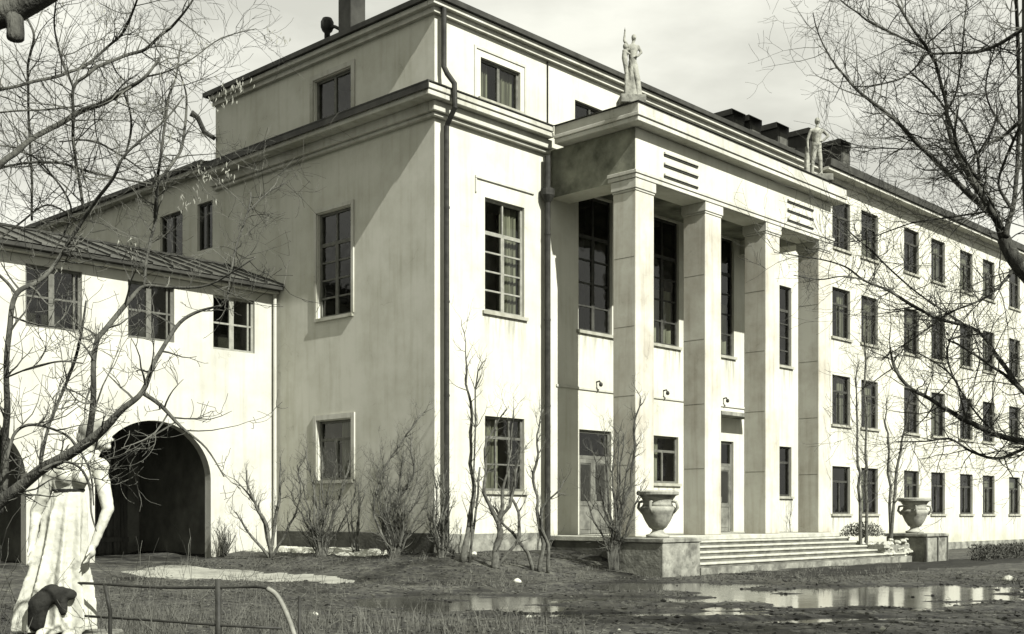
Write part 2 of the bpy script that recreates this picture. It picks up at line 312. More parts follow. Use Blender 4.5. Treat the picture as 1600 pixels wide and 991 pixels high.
def sheet(name, m, fn, x0, x1, y0, y1, step, off, label=None, kind='structure'):
    mb = MB(); idx = {}
    nxx = int((x1 - x0) / step); nyy = int((y1 - y0) / step)
    def vid(i, j):
        if (i, j) not in idx:
            x = x0 + i * step; y = y0 + j * step; e = fn(x, y)
            idx[(i, j)] = len(mb.v); mb.v.append((x, y, ground_h(x, y) + off * min(1, max(-0.4, e * 3))))
        return idx[(i, j)]
    for j in range(nyy):
        for i in range(nxx):
            if max(fn(x0 + (i + p) * step, y0 + (j + q) * step) for p in (0, 1) for q in (0, 1)) > -0.12:
                mb.f.append((vid(i, j), vid(i + 1, j), vid(i + 1, j + 1), vid(i, j + 1)))
    o = mb.build(name, m, smooth=True); tag(o, label, kind=kind); return o
def path_fn(x, y):
    cx = max(-8.0, min(-3.7, x)); t = (cx + 8.0) / 4.3
    cy = 28.3 - 2.0 * t * t; hw = 1.15 * max(0, 1 - t) ** 0.7 + 0.22
    e = 1 - math.hypot((x - cx) * 1.3, y - cy) / hw
    return e + 0.5 * noise.noise(Vector((x * 1.1, y * 1.6, 2))) + .35 * noise.noise(Vector((x * 4, y * 4, 2)))
sheet('path', M['sand'], path_fn, -11.5, -0.5, 24, 31, 0.1, 0.03, 'pale dry strip of path crossing the mud before the gate arch')
def snow_fn(x, y):
    a, b_ = to_local(x, y)
    e = min(1 - abs(a + 0.75) / 0.42, (6.6 - b_) / 0.8, (b_ - 1.2) / 0.8)
    return e + 0.5 * noise.noise(Vector((x * 2.0, y * 2.0, 5))) + .3 * noise.noise(Vector((x * 7, y * 7, 5)))
sheet('snow', M['snow'], snow_fn, -8.5, -1, 29, 36, 0.09, 0.09, 'strip of old snow along the foot of the shaded side wall')

def dark_band_fn(x, y):
    a, b_ = to_local(x, y)
    e = min(1 - abs(b_ + 6.6 + .12 * math.sin(a)) / 1.3, (a - 5) / 2, (24 - a) / 4)
    return e + 0.5 * noise.noise(Vector((x * .8, y * 1.6, 9)))
sheet('dark_band', M['darkstone'], dark_band_fn, 0, 20, 22, 42, 0.14, 0.012, 'dark band of ground in front of the steps')  # ground darker in a band along the front of the steps

# ------------------------------------------------------------------ the school building (local frame: x = a along front, y = b inward)
SB = empty('school_building', W(0, 0, 0), ROT)
tag(SB, 'large white plastered school with four-column portico and long four-storey wing', 'building')
LK = empty('gatehouse_wing', W(0, 6.86, 0), ROT)
tag(LK, 'low white gatehouse with arched gateway joined to the left side of the school', 'building')

def facade(name, m, parent, P, s0, s1, z0, z1, holes, depth=0.18):
    """wall sheet in the plane d=0 with rectangular openings (s0,s1,z0,z1) that have reveals of the given depth"""
    S_ = sorted({s0, s1, *[h[0] for h in holes], *[h[1] for h in holes]}); Z_ = sorted({z0, z1, *[h[2] for h in holes], *[h[3] for h in holes]})
    S_ = [s for s in S_ if s0 <= s <= s1]; Z_ = [z for z in Z_ if z0 <= z <= z1]
    mb = MB()
    for i in range(len(S_) - 1):
        for j in range(len(Z_) - 1):
            cs, cz = (S_[i] + S_[i + 1]) / 2, (Z_[j] + Z_[j + 1]) / 2
            if any(h[0] < cs < h[1] and h[2] < cz < h[3] for h in holes): continue
            mb.quad(P(S_[i], 0, Z_[j]), P(S_[i + 1], 0, Z_[j]), P(S_[i + 1], 0, Z_[j + 1]), P(S_[i], 0, Z_[j + 1]))
    for h in holes:
        a, c, e, f = h; D = -depth
        mb.quad(P(a, 0, e), P(a, D, e), P(a, D, f), P(a, 0, f)); mb.quad(P(c, 0, e), P(c, D, e), P(c, D, f), P(c, 0, f))
        mb.quad(P(a, 0, f), P(a, D, f), P(c, D, f), P(c, 0, f)); mb.quad(P(a, 0, e), P(a, D, e), P(c, D, e), P(c, 0, e))
    return mb.build(name, m, parent)
front = lambda b0: (lambda s, d, z: (s, b0 - d, z))
side = lambda a0: (lambda s, d, z: (a0 - d, s, z))
def pbox(mb, P, s0, s1, d0, d1, z0, z1):
    p = P(s0, d0, z0); q = P(s1, d1, z1)
    mb.box(min(p[0], q[0]), max(p[0], q[0]), min(p[1], q[1]), max(p[1], q[1]), z0, z1)
WC = {}
def window(parent, facing, pos, s0, s1, z0, z1, style='T', fm='frame', curtain=None, sill=True, surround=None, open_=0):
    """a window part with its own pane, curtain, room and sill sub-parts; meshes are shared between equal windows"""
    w_, h_ = round(s1 - s0, 2), round(z1 - z0, 2); key = (facing, w_, h_, style, fm, curtain, sill, surround)
    P = front(0) if facing == 'front' else side(0)
    if key not in WC:
        f = MB(); t = 0.07; D0, D1 = -0.16, -0.09
        pbox(f, P, 0, t, D0, D1, 0, h_); pbox(f, P, w_ - t, w_, D0, D1, 0, h_)
        pbox(f, P, t, w_ - t, D0, D1, 0, t); pbox(f, P, t, w_ - t, D0, D1, h_ - t, h_)
        def vbar(x, z_0, z_1, q=0.05): pbox(f, P, x - q / 2, x + q / 2, D0 + .005, D1 - .005, z_0, z_1)
        def hbar(z, x0, x1, q=0.05): pbox(f, P, x0, x1, D0 + .008, D1 - .008, z - q / 2, z + q / 2)
        if style == 'T':
            zt = h_ * 0.68; hbar(zt, t, w_ - t, 0.08); vbar(w_ / 2, t, zt - .04, 0.07)
        elif style == 'tall':
            zt = h_ * 0.70; hbar(zt, t, w_ - t, 0.10); vbar(w_ / 2, t, zt - .05, 0.13); vbar(w_ * 0.5, zt + .05, h_ - t, 0.05)
            for x0, x1 in ((t, w_ / 2 - .065), (w_ / 2 + .065, w_ - t)):
                for k in (1, 2, 3): hbar(t + (zt - t) * k / 4, x0, x1, 0.045)
        elif style == 'cross':
            hbar(h_ * 0.5, t, w_ - t, 0.05); vbar(w_ * 0.48, t, h_ - t, 0.15)
            vbar(w_ - t - .10, t, h_ - t, 0.05)
        elif style == 'wide':
            vbar(w_ / 2, t, h_ - t, 0.09)
        elif style == 'nine':
            zt = h_ * 0.72; hbar(zt, t, w_ - t, 0.07); vbar(w_ / 3, t, h_ - t, 0.05); vbar(w_ * 2 / 3, t, h_ - t, 0.05); hbar(h_ * .36, t, w_ - t, .04)
        fm_ = f.mesh('window', M[fm])
        g_ = MB(); g_.quad(P(t * .5, -.13, t * .5), P(w_ - t * .5, -.13, t * .5), P(w_ - t * .5, -.13, h_ - t * .5), P(t * .5, -.13, h_ - t * .5)); gm = g_.mesh('pane', M['glass'])
        r_ = MB(); q0, q1 = -.181, -1.1
        r_.quad(P(-.02, q1, -.02), P(w_ + .02, q1, -.02), P(w_ + .02, q1, h_ + .02), P(-.02, q1, h_ + .02))
        for (a1, c1, a2, c2) in ((-.02, -.02, -.02, h_ + .02), (w_ + .02, -.02, w_ + .02, h_ + .02), (-.02, h_ + .02, w_ + .02, h_ + .02), (-.02, -.02, w_ + .02, -.02)):
            r_.quad(P(a1, q0, c1), P(a2, q0, c2), P(a2, q1, c2), P(a1, q1, c1))
        rm = r_.mesh('interior', M['room'])
        cm = None
        if curtain:
            c_ = MB(); spans = {'two': ((0.04, .34), (.62, .97)), 'full': ((.03, .97),), 'left': ((.03, .5),), 'low': ((.03, .97),), 'right': ((.55, .97),)}[curtain]
            zt = h_ * (0.45 if curtain == 'low' else 0.98)
            for u0, u1 in spans:
                n = 16; pr = None
                for i in range(n + 1):
                    s_ = (u0 + (u1 - u0) * i / n) * w_; dd = -.30 + 0.035 * math.sin(i * 2.1) + .01 * math.sin(i * 5)
                    if pr: c_.quad(P(pr[0], pr[1], .04), P(s_, dd, .04), P(s_, dd, zt), P(pr[0], pr[1], zt))
                    pr = (s_, dd)
            cm = c_.mesh('curtain', M['curtain'])
        sm = None
        if sill:
            s_ = MB(); pbox(s_, P, -.10, w_ + .10, -.10, .07, -.09, -.002); sm = s_.mesh('sill', M['trim'])
        um = None; tm_ = None
        if sill and facing == 'front':
            s_ = MB(); s_.quad(P(-.08, .004, -1.25), P(w_ + .08, .004, -1.25), P(w_ + .08, .004, -.092), P(-.08, .004, -.092)); tm_ = s_.mesh('rain_stain', M['stain'])
        if surround:
            u_ = MB(); q = surround
            pbox(u_, P, -q - .03, -.03, -.01, .045, -.0, h_ + .03 + q); pbox(u_, P, w_ + .03, w_ + .03 + q, -.01, .045, 0, h_ + .03 + q); pbox(u_, P, -.03, w_ + .03, -.01, .042, h_ + .03, h_ + .03 + q)
            um = u_.mesh('surround', M['trim'])
        WC[key] = (fm_, gm, rm, cm, sm, um, tm_)
    fm_, gm, rm, cm, sm, um, tm_ = WC[key]
    wo_ = bpy.data.objects.new('window', fm_); COL.objects.link(wo_); wo_.parent = parent; wo_.location = P(s0, 0, z0) if False else ((s0, pos, z0) if facing == 'front' else (pos, s0, z0))
    for nm, me in (('pane', gm), ('interior', rm), ('curtain', cm), ('sill', sm), ('surround', um), ('rain_stain', tm_)):
        if me: o = bpy.data.objects.new(nm, me); COL.objects.link(o); o.parent = wo_
    return wo_

TOPW = 14.50; A1 = 19.6; AEND = 54.0; DEPTH = 10.06
FW = []       # front holes
def fwin(a0, a1, z0, z1, **k):
    FW.append((a0, a1, z0, z1)); window(SB, 'front', 0, a0, a1, z0, z1, **k)
# --- main block front
fwin(1.83, 3.38, 2.22, 4.22, style='nine', fm='frame', curtain='left')
fwin(1.83, 3.38, 7.02, 10.05, style='tall', fm='lightframe', curtain='right')
fwin(1.67, 3.22, 12.66, 13.74, style='wide', fm='frame', curtain='two')
fwin(16.22, 17.77, 2.25, 4.05, style='T', fm='darkframe')
fwin(16.22, 17.77, 6.98, 9.86, style='tall', fm='darkframe', curtain='left')
fwin(16.38, 17.93, 12.66, 13.74, style='wide', fm='frame')
for c in (6.32, 9.8, 13.28): fwin(c - .78, c + .78, 12.66, 13.6, style='wide', fm='darkframe')
# porch wall: two doors with fanlights, a window between them, three tall windows above
for i, c in enumerate((6.48, 9.93, 13.16)):
    fwin(c - .78, c + .78, 6.96, 10.95, style='tall', fm='darkframe', curtain=('low' if i else None))
fwin(9.18, 10.68, 2.58, 4.07, style='T', fm='frame', curtain='left')
doors = []
for c in (6.48, 13.16): FW.append((c - .75, c + .75, 1.0, 4.07)); doors.append(c)
# --- wing
WX = [(20.83, 22.25), (23.2, 24.65), (27.05, 28.5), (29.75, 31.2), (32.85, 34.3), (35.5, 36.95), (38.8, 40.3), (41.6, 43.1), (44.9, 46.4), (47.7, 49.2)]
rr = random.Random(3)
for i, (a0, a1) in enumerate(WX):
    for z0, z1 in ((1.62, 3.46), (5.07, 6.98), (8.45, 10.36), (11.9, 13.76)):
        cu = rr.choice([None, None, 'left', 'right', 'two', 'low', None])
        fwin(a0, a0 + 1.45, z0, z1 if z0 > 2 else 3.46, style='T', fm='darkframe', curtain=cu, sill=True)
facade('wall', M['plaster'], SB, front(0), 0, A1, 0, TOPW, [h for h in FW if h[0] < A1])
facade('wall', M['plaster'], SB, front(0), A1, AEND, 0, TOPW, [h for h in FW if h[0] > A1])
# --- side facade
SW = []
def swin(b0, b1, z0, z1, **k):
    SW.append((b0, b1, z0, z1)); window(SB, 'side', 0, b0, b1, z0, z1, **k)
swin(3.35, 4.85, 2.55, 4.22, style='T', fm='frame', surround=0.14, curtain='left')
swin(3.35, 4.85, 7.12, 10.08, style='tall', fm='frame', surround=0.10)
swin(3.35, 5.0, 12.62, 13.88, style='wide', fm='frame', surround=0.14)
facade('wall', M['plaster'], SB, side(0), 0, DEPTH, 0, TOPW, SW)
SW2 = []
for b0, b1 in ((10.24, 11.12), (12.0, 13.4)):
    SW2.append((b0, b1, 10.0, 11.5)); window(SB, 'side', 0, b0, b1, 10.0, 11.5, style='wide', fm='darkframe', sill=False)
facade('wall', M['plaster'], SB, side(0), DEPTH, 34, 0, 12.4, SW2)
k = MB(); k.quad((0, DEPTH, 12.3), (AEND, DEPTH, 12.3), (AEND, DEPTH, TOPW), (0, DEPTH, TOPW)); k.quad((AEND, 0, 0), (AEND, DEPTH, 0), (AEND, DEPTH, TOPW), (AEND, 0, TOPW)); k.quad((12, DEPTH, 0), (AEND, DEPTH, 0), (AEND, DEPTH, 12.3), (12, DEPTH, 12.3)); k.quad((12, DEPTH, 0), (12, 34, 0), (12, 34, 12.4), (12, DEPTH, 12.4)); k.quad((0, 34, 0), (12, 34, 0), (12, 34, 12.4), (0, 34, 12.4))
k.build('rear_wall', M['plaster'], SB)
# --- plinths
chip(part('plinth', M['concrete'], SB, (0.02, 4.3, -.05, -.001, -.2, 1.08)))
chip(part('plinth', M['plinth'], SB, (-.06, -.001, -.05, 9.9, -.2, 1.11)))
part('plinth', M['concrete'], SB, (A1 + .05, AEND, -.04, -.001, -.2, .35))
# --- eaves and roof
chip(part('eave_fascia', M['trim'], SB, (-.25, A1, -.25, -.001, TOPW, TOPW + .13)), .01)
chip(part('eave_fascia', M['trim'], SB, (A1 + .002, AEND, -.52, -.001, TOPW, TOPW + .12)), .01)
part('eave_moulding', M['trim'], SB, (-.12, AEND, -.12, -.002, TOPW - .14, TOPW - .002))
part('roof_edge', M['roof'], SB, (-.34, A1, -.34, .3, TOPW + .134, TOPW + .27))
part('roof_edge', M['roof'], SB, (A1 + .002, AEND, -.60, .3, TOPW + .134, TOPW + .42))
chip(part('eave_fascia', M['trim'], SB, (-.25, -.001, .002, DEPTH, TOPW - .0, TOPW + .13)), .01)
part('eave_moulding', M['trim'], SB, (-.12, -.002, .002, DEPTH, TOPW - .14, TOPW - .002))
part('roof_edge', M['roof'], SB, (-.34, .3, .302, DEPTH + .2, TOPW + .134, TOPW + .27))
rf = MB(); e = TOPW + .26; RZ = e + 1.75; x0, x1, y0, y1 = -.3, AEND + .2, -.3, DEPTH + .3; ym = (y0 + y1) / 2
rf.poly([(x0, y0, e), (x1, y0, e), (x1 - 5, ym, RZ), (x0 + 5, ym, RZ)]); rf.poly([(x1, y1, e), (x0, y1, e), (x0 + 5, ym, RZ), (x1 - 5, ym, RZ)])
rf.poly([(x0, y1, e), (x0, y0, e), (x0 + 5, ym, RZ)]); rf.poly([(x1, y0, e), (x1, y1, e), (x1 - 5, ym, RZ)]); rf.build('roof', M['roof'], SB)
rf = MB(); rf.poly([(-.35, DEPTH, 12.62), (6, DEPTH, 14.2), (6, 30, 14.2), (-.35, 34.3, 12.62)]); rf.poly([(12.3, DEPTH, 12.62), (6, DEPTH, 14.2), (6, 30, 14.2), (12.3, 34.3, 12.62)]); rf.poly([(-.35, 34.3, 12.62), (12.3, 34.3, 12.62), (6, 30, 14.2)]); rf.build('roof', M['roof'], SB)
# --- string cornice round the main block
chip(part('cornice', M['trim'], SB, (.0, 4.16, -.40, -.001, 12.08, 12.22), (.0, 4.12, -.44, -.002, 12.222, 12.37)), .015)
chip(part('cornice', M['trim'], SB, (-.22, 4.3, -.22, -.003, 11.82, 12.078), (-.13, 4.3, -.13, -.004, 11.72, 11.818)), .015)
chip(part('cornice', M['trim'], SB, (-.58, -.001, -.40, DEPTH, 12.08, 12.22), (-.62, -.002, -.44, DEPTH, 12.222, 12.37)), .015)
chip(part('cornice', M['trim'], SB, (-.22, -.003, .001, DEPTH, 11.82, 12.078), (-.13, -.004, .001, DEPTH, 11.72, 11.818)), .015)
part('cornice_flashing', M['roof'], SB, (-.47, 4.1, -.47, -.002, 12.372, 12.40), (-.66, -.002, -.47, DEPTH, 12.374, 12.404), (-.655, -.625, -.47, DEPTH, 12.20, 12.373))  # last box: added dark apron that paints shade onto the side cornice
chip(part('eave_fascia', M['trim'], SB, (-.30, -.001, DEPTH + .002, 34, 12.40, 12.54)), .01)
part('roof_edge', M['roof'], SB, (-.42, .3, DEPTH + .21, 34.2, 12.545, 12.68))
chip(part('cornice', M['trim'], SB, (15.5, A1 + .3, -.40, -.001, 12.08, 12.37)), .015)
# --- thin hood mould over the tall front window, string course and lamps in the porch
chip(part('hood_mould', M['trim'], SB, (1.45, 3.75, -.045, -.001, 10.48, 10.56), (1.45, 1.5, -.04, -.001, 10.1, 10.478)), .01)
chip(part('window_band', M['trim'], SB, (1.42, 1.5, -.03, -.001, 12.41, 14.0), (3.38, 3.46, -.03, -.001, 12.41, 14.0), (1.5, 3.38, -.028, -.001, 13.92, 14.0)), .008)
chip(part('string_course', M['trim'], SB, (4.7, 16.0, -.04, -.001, 5.22, 5.30)), .01)
part('lightning_cable', M['iron'], SB, (4.30, 4.325, -.05, -.004, 12.41, TOPW - .15))
for c in (6.52, 9.86, 13.28):
    l = MB(); l.tube([(c, -.0, 5.5), (c, -.12, 5.52), (c, -.16, 5.44)], [.025, .025, .025], 6); l.build('wall_lamp', M['iron'], SB)
    l = MB(); l.lathe([(.02, .08), (.05, .06), (.06, .0), (.04, -.04), (.01, -.05)], c, -.17, 12, 5.4)
    l.build('wall_lamp', M['iron'], SB, smooth=True)
# --- doors
def door(c, x):
    d = MB(); D0, D1 = -.17, -.09; P = front(0)
    for s in (c - .75, c + .68): pbox(d, P, s, s + .07, D0, D1, 1.0, 4.07)
    pbox(d, P, c - .68, c + .68, D0, D1, 3.98, 4.07); pbox(d, P, c - .68, c + .68, D0, D1, 3.22, 3.32)
    o = d.build('door_frame', M['frame'], SB)
    for s0, s1 in ((c - .68, c - .005), (c + .005, c + .68)):
        l = MB(); w0 = s1 - s0
        pbox(l, P, s0, s1, -.15, -.115, 1.02, 3.215)
        for z0, z1 in ((1.15, 1.75),): pbox(l, P, s0 + .1, s1 - .1, -.114, -.10, z0, z1)
        pbox(l, P, s0, s0 + .09, -.113, -.095, 1.02, 3.215); pbox(l, P, s1 - .09, s1, -.113, -.095, 1.02, 3.215); pbox(l, P, s0 + .09, s1 - .09, -.113, -.096, 1.85, 1.95); pbox(l, P, s0 + .09, s1 - .09, -.113, -.096, 3.1, 3.215)
        lo = l.build('door', M['door'], SB)
        gl = MB(); gl.box(s0 + .13, s1 - .13, .0952, .114, 2.0, 3.06); gl.build('pane', M['room'], lo)
        h = MB(); hx = s1 - .05 if s0 < c - .1 else s0 + .05; h.tube([(hx, .09, 2.0), (hx, .03, 2.0), (hx, .03, 2.18), (hx, .09, 2.18)], .012, 6); h.build('handle', M['greypaint'], lo)
    t = MB(); t.quad((c - .68, .13, 3.32), (c + .68, .13, 3.32), (c + .68, .13, 3.98), (c - .68, .13, 3.98)); t.build('fanlight', M['glass'], SB)
    t = MB(); t.quad((c - .8, .9, 3.2), (c + .8, .9, 3.2), (c + .8, .9, 4.2), (c - .8, .9, 4.2)); t.quad((c - .8, .181, 4.09), (c + .8, .181, 4.09), (c + .8, .9, 4.2), (c - .8, .9, 4.2)); t.build('interior', M['room'], SB)
for c in doors: door(c, 0)
chip(part('door_canopy', M['concrete'], SB, (12.3, 14.4, -.6, -.002, 4.86, 5.0)), .015)
# --- portico
PA0, PA1 = 4.48, 15.11
for a in (4.48, 7.75, 11.02, 14.29):
    c = chip(part('column', M['column'], SB, (a, a + .82, -3.0, -2.24, 1.0, 10.20)), .02, 2)
    for z in (2.9, 4.75, 6.6, 8.45):   # joints of the casing
        j = part('casing_joint', M['plinth'], c, (a - .003, a + .0, -2.96, -2.28, z, z + .008))
    chip(part('capital', M['trim'], c, (a - .02, a + .84, -3.02, -2.22, 10.203, 10.26), (a - .045, a + .865, -3.045, -2.195, 10.262, 10.517)), .012)
ent = MB(); ent.box(PA0, PA1, -3.0, -2.24, 10.52, 11.88); ent.box(PA0, PA0 + .8, -2.238, -.002, 10.52, 11.88); ent.box(PA1 - .8, PA1, -2.238, -.002, 10.52, 11.88); chip(ent.build('entablature', M['plaster'], SB), .015)
part('entablature_shade_panel', M['shade_plaster'], SB, (PA0 - .012, PA0 - .001, -2.99, -.03, 10.53, 11.87))  # thin dark sheet painting the shade on the portico end, blotches included
ce = part('porch_ceiling', M['shade_plaster'], SB, (PA0 + .802, PA1 - .802, -2.236, -.003, 11.0, 11.1))  # ceiling takes the same darkened colour to deepen the porch shade
for z0, z1, p in ((10.53, 10.64, .06), (10.645, 10.74, .09)):
    chip(part('architrave_moulding', M['trim'], SB, (PA0 - p, PA1 + p, -3.0 - p, -3.002, z0, z1), (PA0 - p, PA0 - .002, -3.0, -2.1, z0, z1)), .01)
for c0 in (5.74, 12.29):
    for z in (10.80, 11.10, 11.39):
        part('frieze_groove', M['darkframe'], SB, (c0, c0 + 1.62, -3.03, -3.001, z, z + .045))
        part('frieze_fillet', M['trim'], SB, (c0, c0 + 1.62, -3.06, -3.001, z + .047, z + .10))
chip(part('portico_cornice', M['trim'], SB, (PA0 - .36, PA1 + .36, -3.36, -.45, 11.89, 12.02), (PA0 - .40, PA1 + .40, -3.40, -.452, 12.022, 12.12), (PA0 - .37, PA1 + .37, -3.37, -.452, 12.122, 12.37)), .012)
part('cornice_flashing', M['roof'], SB, (PA0 - .42, PA1 + .42, -3.42, -.46, 12.372, 12.39))
fl = chip(part('porch_floor', M['step'], SB, (PA0 - .25, PA1 + .1, -3.3, -.052, .86, 1.0)), .015)
part('platform', M['plinth'], SB, (PA0 - .22, PA1 + .05, -3.25, -.053, -.2, .858))
for i in range(5):
    z = 0.86 - i * .13; b0 = -3.3 - (i + 1) * .33; ext = .42 * i
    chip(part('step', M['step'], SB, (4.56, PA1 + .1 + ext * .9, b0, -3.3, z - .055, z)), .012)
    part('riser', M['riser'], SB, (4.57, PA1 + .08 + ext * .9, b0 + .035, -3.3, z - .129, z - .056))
part('step_base', M['concrete'], SB, (4.57, 16.8, -5.02, -3.3, -.2, .22))
# --- downpipes
def downpipe(a, zt, zj, jog=True):
    d = MB(); y = -.20
    if jog: d.tube([(a, y, zt), (a, y, zj + 1.0), (a + .02, -.30, zj + .8), (a + .05, -.53, zj + .5), (a + .07, -.53, zj - .1), (a + .09, y, zj - .5), (a + .10, y, .75), (a + .12, -.4, .62)], [.07] * 8, 10)
    else: d.tube([(a, y, zt), (a, y, .7), (a, -.4, .6)], [.085, .085, .085], 10)
    o = d.build('downpipe', M['iron'], SB, smooth=False)
    for z in (2.2, 4.6, 7.0, 9.4):
        r = MB(); r.lathe([(.08 if jog else .095, 0), (.08 if jog else .095, .05)], a + (.10 if jog else 0), y, 12, z); r.build('pipe_collar', M['iron'], o)
downpipe(.14, 14.5, 12.0)
downpipe(4.12, 11.6, 0, False)
downpipe(A1 + .25, 14.4, 0, False)
h = MB(); h.lathe([(.09, 0), (.2, .2), (.2, .38)], 4.12, -.2, 12, 10.3); h.build('rainwater_hopper', M['iron'], SB)
h = MB(); h.tube([(-.05, DEPTH - .05, 13.35), (-.35, DEPTH + .1, 13.55), (-.55, DEPTH + .15, 13.95), (-.75, DEPTH + .2, 14.05)], [.07, .08, .08, .11], 8); h.build('roof_spout', M['iron'], SB)
# --- chimney, ventilator, dormers
ch = chip(part('chimney', M['roof'], SB, (1.2, 1.75, 4.85, 5.45, TOPW + .3, 19.4)), .02)
vt = MB(); vt.lathe([(.09, 0), (.09, .80), (.15, .86), (.2, .98), (.2, 1.12), (.14, 1.24), (.04, 1.28)], 1.5, 6.35, 14, 15.3); vt.tube([(1.5, 6.35, 16.2), (1.5, 6.0, 16.2), (1.5, 5.5, 15.9)], .05, 8); vt.build('roof_ventilator', M['iron'], SB, smooth=True)
for a, ztop, bl in ((14.75, 15.80, 2.6), (15.85, 15.86, 2.9), (17.75, 16.06, 3.6), (20.1, 16.42, 3.6), (22.6, 16.58, 2.8)):
    d = MB(); f0 = .55
    d.box(a, a + .72, f0, f0 + bl, TOPW + .3, ztop - .22)
    do = d.build('dormer', M['roof'], SB)
    d = MB(); d.poly([(a - .08, f0 - .32, ztop - .24), (a + .80, f0 - .32, ztop - .24), (a + .80, f0, ztop - .04), (a - .08, f0, ztop - .04)]); d.box(a - .08, a + .80, f0 - .0, f0 + bl, ztop - .219, ztop - .02); d.build('dormer_roof', M['roof'], do)
    d = MB(); d.box(a + .12, a + .60, f0 - .012, f0 - .002, TOPW + .5, ztop - .34); d.build('dormer_hatch', M['plinth'], do)

# ------------------------------------------------------------------ gatehouse wing (local frame: x = a, y = b - 6.86)
def arch_wall():
    mb = MB(); a0, z0, z1 = -18.0, -.2, 8.05
    arches = [(-3.93, 1.73, 2.55, 1.58), (-9.25, 1.78, 2.45, 1.58)]
    holes = [(-7.49, -6.01, 6.28, 7.84), (-4.73, -3.35, 6.30, 7.84), (-2.13, -.74, 6.26, 7.80), (-10.3, -8.8, 6.28, 7.84), (-13.2, -11.7, 6.28, 7.84)]
    facade('upper_wall', M['linkwall'], LK, front(0), a0, -.02, 4.6, z1, holes)
    for h in holes: window(LK, 'front', 0, *h, style='cross', fm='lightframe' if h[0] > -3 else 'frame', sill=False)
    # lower wall with arched openings
    prev = a0; seq = sorted(arches, key=lambda q: q[0])
    for cx, hw, sp, rise in seq:
        mb.quad((prev, 0, z0), (cx - hw, 0, z0), (cx - hw, 0, 4.6), (prev, 0, 4.6)); n = 28
        for i in range(n):
            t0, t1 = math.pi * (1 - i / n), math.pi * (1 - (i + 1) / n)
            p = (cx + hw * math.cos(t0), sp + rise * math.sin(t0)); q = (cx + hw * math.cos(t1), sp + rise * math.sin(t1))
            mb.quad((p[0], 0, p[1]), (q[0], 0, q[1]), (q[0], 0, 4.6), (p[0], 0, 4.6))
            mb.quad((p[0], 0, p[1]), (q[0], 0, q[1]), (q[0], .3, q[1]), (p[0], .3, p[1]))
        for s in (-1, 1): mb.quad((cx + s * hw, 0, z0), (cx + s * hw, .3, z0), (cx + s * hw, .3, sp), (cx + s * hw, 0, sp))
        prev = cx + hw
    mb.quad((prev, 0, z0), (-.02, 0, z0), (-.02, 0, 4.6), (prev, 0, 4.6))
    mb.build('arched_wall', M['linkwall'], LK)
    for cx, hw, sp, rise in arches:
        n = 14; wd_ = 2 * hw / n
        for i in range(n):
            x = cx - hw + wd_ * (i + .5); zt = 4.2
            bb = MB(); yo = 4.63 + .012 * (i % 2); bb.box(x - wd_ / 2 + .008, x + wd_ / 2 - .008, yo, yo + .05, .1, zt); bb.build('gate_board', M['wood'], LK)
        part('gate_rail', M['wood'], LK, (cx - hw, cx + hw, 4.58, 4.628, 2.9, 3.05)); part('gate_rail', M['wood'], LK, (cx - hw, cx + hw, 4.58, 4.628, .75, .9))
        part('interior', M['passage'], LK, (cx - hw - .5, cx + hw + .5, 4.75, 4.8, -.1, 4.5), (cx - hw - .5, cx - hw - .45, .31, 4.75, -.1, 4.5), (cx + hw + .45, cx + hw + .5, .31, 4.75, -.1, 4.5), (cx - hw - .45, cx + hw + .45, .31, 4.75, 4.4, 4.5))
arch_wall()
chip(part('eave_board', M['trim'], LK, (-18, -.03, -.22, -.001, 8.06, 8.14)), .01)
part('gutter', M['roof'], LK, (-18.2, -.03, -.42, -.02, 8.145, 8.25))
n = 30; wd_ = 18.2 / n
for i in range(n):
    x = -18.2 + i * wd_; q = MB(); za, zb = 8.26, 9.27; ya, yb = -.45, 2.45; j = R.uniform(-.012, .012)
    def rp(x_, y_, dz): t = (y_ - ya) / (yb - ya); return (x_, y_, za + (zb - za) * t + dz)
    q.poly([rp(x, ya, j), rp(x + wd_ - .03, ya, j), rp(x + wd_ - .03, yb, j), rp(x, yb, j)])
    for s in (x + wd_ - .03,):
        q.poly([rp(s, ya, .0 + j), rp(s, ya, .035), rp(s, yb, .035), rp(s, yb, j)]); q.poly([rp(s, ya, .06), rp(s + .03, ya, .06), rp(s + .03, yb, .06), rp(s, yb, .06)]); q.poly([rp(s + .03, ya, .06), rp(s + .03, ya, -.02), rp(s + .03, yb, -.02), rp(s + .03, yb, .06)])
    q.build('roof_sheet', M['sheet'], LK)
q = MB(); q.quad((-18.2, 2.45, 9.27), (-.03, 2.45, 9.27), (-.03, 5.4, 8.2), (-18.2, 5.4, 8.2)); q.build('rear_roof', M['sheet'], LK)
q = MB(); q.quad((-18, 5.2, 0), (0, 5.2, 0), (0, 5.2, 8.2), (-18, 5.2, 8.2)); q.quad((-18, 0, 0), (-18, 5.2, 0), (-18, 5.2, 8.2), (-18, 0, 8.2)); q.poly([(-18, 0, 8.2), (-18, 5.2, 8.2), (-18, 2.45, 9.2)]); q.build('rear_wall', M['linkwall'], LK)
q = MB(); q.box(-18.2, -.03, 2.38, 2.52, 9.272, 9.33); q.build('roof_ridge', M['roof'], LK)
d = MB(); d.tube([(-.12, -.12, 8.1), (-.12, -.12, 7.0), (-.12, -.12, .6)], .05, 8); d.build('downpipe', M['linkwall'], LK)

